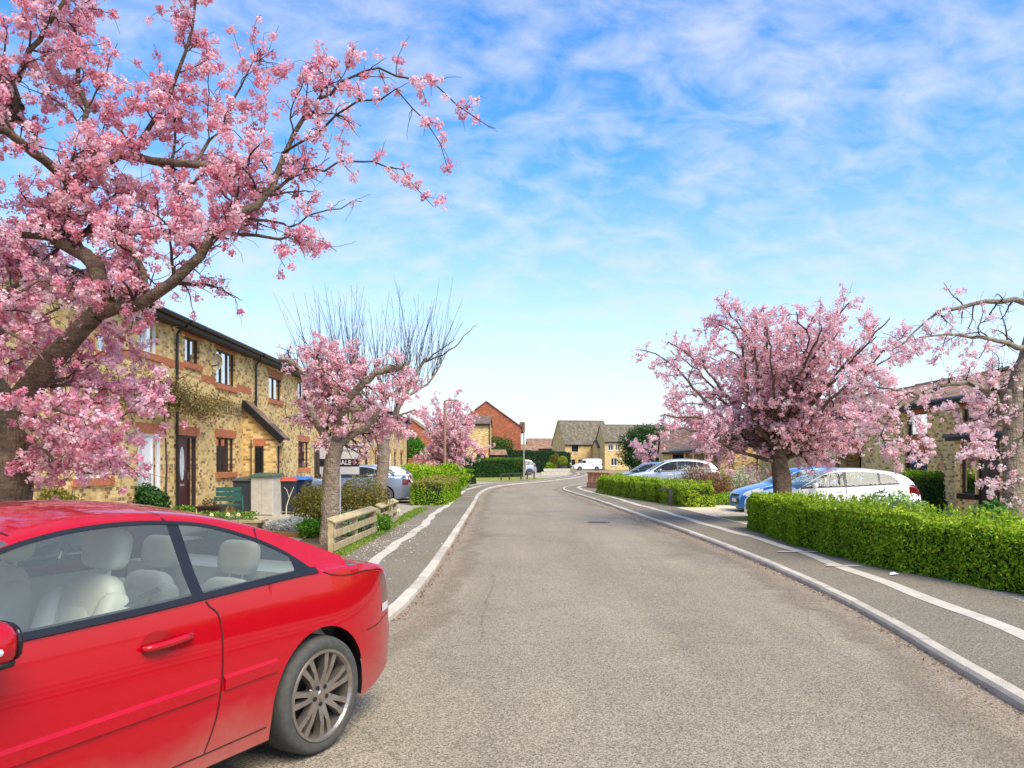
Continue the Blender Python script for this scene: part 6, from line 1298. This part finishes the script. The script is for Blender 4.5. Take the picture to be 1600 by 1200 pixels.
for x in (-.34,.34):
    r_w = MB(); R0 = .30; r_w.tube([(x,R0*math.cos(2*math.pi*k/24),R0+R0*math.sin(2*math.pi*k/24)) for k in range(25)], .025, 6)
    for k in range(8): a = math.pi*k/4; r_w.tube([(x,.03*math.cos(a),R0+.03*math.sin(a)),(x,R0*math.cos(a),R0+R0*math.sin(a))], .014, 5)
    r_w.tube([(x-.04,0,R0),(x+.04,0,R0)], .05, 10); r_w.build('wheel_end', gm_, bn)
for k in range(4): MB().box(-.32,.32,-.22+k*.12,-.12+k*.12,.38,.405).build('seat_slat', gm_, bn)
for k in range(3): MB().box(-.32,.32,.28,.305,.48+k*.13,.59+k*.13).build('back_slat', gm_, bn)
def planter(label, x, y, w, d, h, m_, leafpal, n_, fl=None):
    r = empty('planter', (x,y,.1), 0, label, 'planter'); MB().add([(-w/2*.85,-d/2*.85,0),(w/2*.85,-d/2*.85,0),(w/2*.85,d/2*.85,0),(-w/2*.85,d/2*.85,0),(-w/2,-d/2,h),(w/2,-d/2,h),(w/2,d/2,h),(-w/2,d/2,h)], [(0,3,2,1),(4,5,6,7),(0,1,5,4),(1,2,6,5),(2,3,7,6),(3,0,4,7)]).build('tub', m_, r, bevel=.012)
    MB().box(-w/2-.02,w/2+.02,-d/2-.02,d/2+.02,h-.05,h+.002).build('rim', m_, r); p = rng.uniform(-1,1,(n_,3))*np.array([w*.4,d*.4,.1])+np.array([0,0,h+.09]); facets('plants', p, .07, mixcols(n_,leafpal), M['leaf'], r, up=.3)
planter('dark trough planter with green shoots by the maroon door', at(289,18.3), 18.2, .62, .3, .3, M['brown'], [s(84,140,40),s(124,176,60)], 160); planter('dark square tub in front of the wheel bench', at(333,19.3), 19.2, .6, .4, .42, M['brown'], [s(90,74,50),s(110,100,60)], 90)
planter('long weathered timber bed with sprouting bulbs', at(362,17.9), 17.6, 1.7, .5, .2, M['timber'], [s(96,140,48),s(130,160,70)], 500)
lp_ = empty('bent_sapling', (at(447,20.2),20.2,.1), 0, 'thin pale forked sapling stake in front of the red lidded bin', 'plant'); MB().tube([(0,0,0),(.01,0,.35),(.1,.0,.62),(.2,0,.86)], [.016,.014,.012,.008], 6).build('stem', mat('pale_stem', s(214,204,180), .8), lp_); MB().tube([(.08,0,.58),(.02,0,.78),(-.06,0,.86)], [.01,.008,.006], 6).build('fork', mat('pale_fork', s(206,194,168), .8), lp_)
sheet('flower_bed', [(at(395,17),16.3),(at(520,15.2),15.2),(at(610,17.4),17.2),(at(600,19),19.4),(at(400,19),18.6)], .109, M['soil']); sheet('tree_pit', [(at(455,14),13.6),(-2.98,12.9),(-2.98,15.3),(at(470,15),15.2)], .1115, M['soil'])
ke = MB(); ke.beam((at(330,16.6),16.5,.15),(at(500,15.3),15.25,.15),.07,.1); ke.build('bed_edging', M['timber_dark'], None, label='dark timber edging along the front of the flower bed', cat='edging')
# daffodils
for k, (px, D_) in enumerate(((330,17.2),(372,17.3),(356,17.4),(606,18.6),(622,18.8))):
    f_ = empty('daffodil', (at(px,D_),D_,.1), 0, {330:'leftmost pale daffodil in the timber bed',372:'rightmost pale daffodil in the timber bed',356:'middle pale daffodil in the timber bed',606:'pale daffodil behind the short fence, left one of two',622:'pale daffodil behind the short fence, right one of two'}[px], 'flower', 'daffodils'); MB().tube([(0,0,0),(.01,0,.2),(.02,-.02,.33)], .006, 5).build('stalk', M['leaf_green'] if 'leaf_green' in M else M.setdefault('leaf_green', mat('stalk_green', s(96,140,50), .6)), f_)
    mb = MB(); mb.lathe([(.045,.0),(.02,.01),(.015,-.03),(.02,-.035)], (.02,-.03,.34), 8, 'y'); mb.build('bloom', M.setdefault('daff', mat('daffodil_petal', s(244,236,180), .6)), f_)
# ---------------------------------------------------------------- street furniture
def lamp_post(label, px, D, top, r, arm=True, m_=None):
    l = empty('lamp_post', (at(px,D),D,.1), 0, label, 'lamp post', 'street lamp posts'); m_ = m_ or mat('lamp_column_brown', s(150,112,92), .6, var=.1)
    MB().tube([(0,0,0),(0,0,1.1),(0,0,1.15),(0,0,top)], [r*1.35,r*1.35,r,r*.75], 12).build('column', m_, l)
    if arm:
        MB().tube([(0,0,top-.03),(.1,0,top+.03),(.3,0,top+.05)], r*.5, 8).build('arm', m_, l); b = MB(); blob(b, (.5,0,top+.05), (.24,.09,.05), 8, 2.6); b.build('lantern', pl('lantern_grey', s(150,150,146)), l, smooth=True)
lamp_post('tall brown lamp post in front of the rounded pale cherry', 695, 43, 4.9, .085); lamp_post('slim lamp post at the bend before the tall hedge', 818.5, 62, 4.05, .06, False, mat('lamp_column_grey', s(150,140,126), .6))
wl_ = empty('wall_lantern', (at(636.5,61),61,.1), 0, 'black hooded lantern on a dark post at the terrace corner', 'lamp'); MB().tube([(0,0,0),(0,0,4.4)], .055, 8).build('column', M['gutter'], wl_); MB().lathe([(.0,4.75),(.42,4.5),(.42,4.45),(.12,4.42),(.1,4.2),(0,4.2)], n=12).build('hood', M['gutter'], wl_)
def knee_rail(label, pts, h=.5, grp='low knee rails'):
    a = Vector((*pts[0],.1)); r = empty('knee_rail', a, 0, label, 'rail fence', grp)
    for p in pts: q = Vector((*p,.1))-a; MB().box(q.x-.06,q.x+.06,q.y-.06,q.y+.06,0,h).build('post', M['post_dark'], r)
    for p, q in zip(pts, pts[1:]): MB().beam(Vector((*p,.1+h+.03))-a, Vector((*q,.1+h+.03))-a, .12, .07).build('rail', M['post_dark'], r)
knee_rail('dark knee rail beside the boxy hedge at the bend', [(at(703,45),45.0),(at(717,46.5),46.5)]); knee_rail('dark knee rail with moss by the small hedge', [(at(722,47.5),47.5),(at(735,49.5),49.5)], .55)
knee_rail('long dark knee rail in front of the lawn', [(at(783,60),60.2),(at(796,61),61.2),(at(814,62),62.6)]); knee_rail('short dark knee rail right of the slim lamp post', [(at(824,63),63.4),(at(835,64),64.8)], .62)
D = 26.3; rb = empty('rail_end_post', (at(1047.5,D),D,.1), 0, 'dark broken knee rail post at the end of the low hedge', 'post'); MB().box(-.06,.06,-.06,.06,0,.55).build('post', M['post_dark'], rb); MB().beam((.07,0,.575),(-.34,.12,.575),.12,.075).build('rail', M['post_dark'], rb)
# low brick wall with piers
bw = empty('brick_wall', (at(921,44.3),44.3,.1), math.atan2(-1.2,.45), 'low red brick wall with square piers and open gaps', 'wall'); rm_ = M['wallbrick'] = brick_mat('salmon_brick', [s(190,128,96), s(202,144,110), s(212,156,122), s(196,136,104)], s(200,170,140), stops=(0,.3,.6,.85))
MB().box(0,2.6,-.11,.11,0,.34).build('plinth', rm_, bw)
for k in range(5): MB().box(k*.6,k*.6+.22,-.11,.11,.342,.82).build('pier', rm_, bw)
MB().box(-.04,2.66,-.15,.15,.822,.9).build('coping', M['lintel'], bw)
MB().box(-.05,.25,-.16,1.4,0,.30).build('return_wall', rm_, bw)
gs = empty('stone_wall', (at(846,84),84,.1), R(6), 'low pale block wall beyond the far car', 'wall')
for i in range(2):
    for k in range(6): MB().box(k*.5+(.25 if i else 0),k*.5+(.25 if i else 0)+.48,0,.25,i*.36,i*.36+.34).build('block', M['concrete'], gs)
# litter and fallen petals
lt_ = G(1396,900,.1); MB().add([(-.07,-.03,0),(.05,-.04,.012),(.08,.03,.004),(-.02,.05,.02),(0,0,.035)], [(0,1,4),(1,2,4),(2,3,4),(3,0,4)]).build('litter', M['white'], None, loc=(lt_.x,lt_.y,.122), label='scrap of white litter on the right pavement', cat='litter')
def scatter(name, n, fx, fy, z, size, pal, parent=None, m_='petal'):
    c = np.stack([fx(n), fy(n), np.full(n,z)],1); facets(name, c, size*rng.uniform(.6,1.3,n), mixcols(n,pal), M[m_], parent, np.tile([0,0,1.],(n,1)), .25, .8, kind='stuff')
scatter('fallen_petals', 420, lambda n: -2.65+np.abs(rng.normal(size=n))*.5, lambda n: 14.6+rng.normal(size=n)*2.2, .122, .035, [s(240,214,212),s(250,236,232)])
kr = [p for p in RK if 4 < p.y < 30]
def gutx(n): i = rng.integers(0,len(kr),n); return np.array([kr[k].x for k in i])-np.abs(rng.normal(size=n))*.06-.02, np.array([kr[k].y for k in i])+rng.uniform(-.25,.25,n)
X_, Y_ = gutx(1300); facets('gutter_debris', np.stack([X_,Y_,np.full(1300,.042)],1), .025*rng.uniform(.5,1.4,1300), mixcols(1300,[s(110,84,60),s(160,128,96),s(214,190,176)]), M['leaf'], None, np.tile([0,0,1.],(1300,1)), .5, .7, kind='stuff')
kl = [p for p in LK if 6.6 < p.y < 30]; i_ = rng.integers(0,len(kl),800); X_ = np.array([kl[k].x for k in i_])+np.abs(rng.normal(size=800))*.05+.02; Y_ = np.array([kl[k].y for k in i_])+rng.uniform(-.25,.25,800)
facets('gutter_debris', np.stack([X_,Y_,np.full(800,.042)],1), .03*rng.uniform(.5,1.4,800), mixcols(800,[s(100,76,54),s(150,118,88),s(206,176,160)]), M['leaf'], None, np.tile([0,0,1.],(800,1)), .5, .7, kind='stuff')
# grass tufts along the fence line and the hedge foot
def tufts(name, n, X, Y, z, h, pal): facets(name, np.stack([X,Y,z+h*.4*rng.random(n)],1), h*rng.uniform(.6,1.4,n), mixcols(n,pal), M['leaf'], None, np.stack([rng.normal(size=n),rng.normal(size=n),np.zeros(n)],1), .25, .18, kind='stuff')
n = 5000; tufts('verge_grass', n, -2.86+rng.normal(size=n)*.09, rng.uniform(12.4,24.8,n), .115, .09, [s(88,126,34),s(130,160,58),s(160,170,90)])
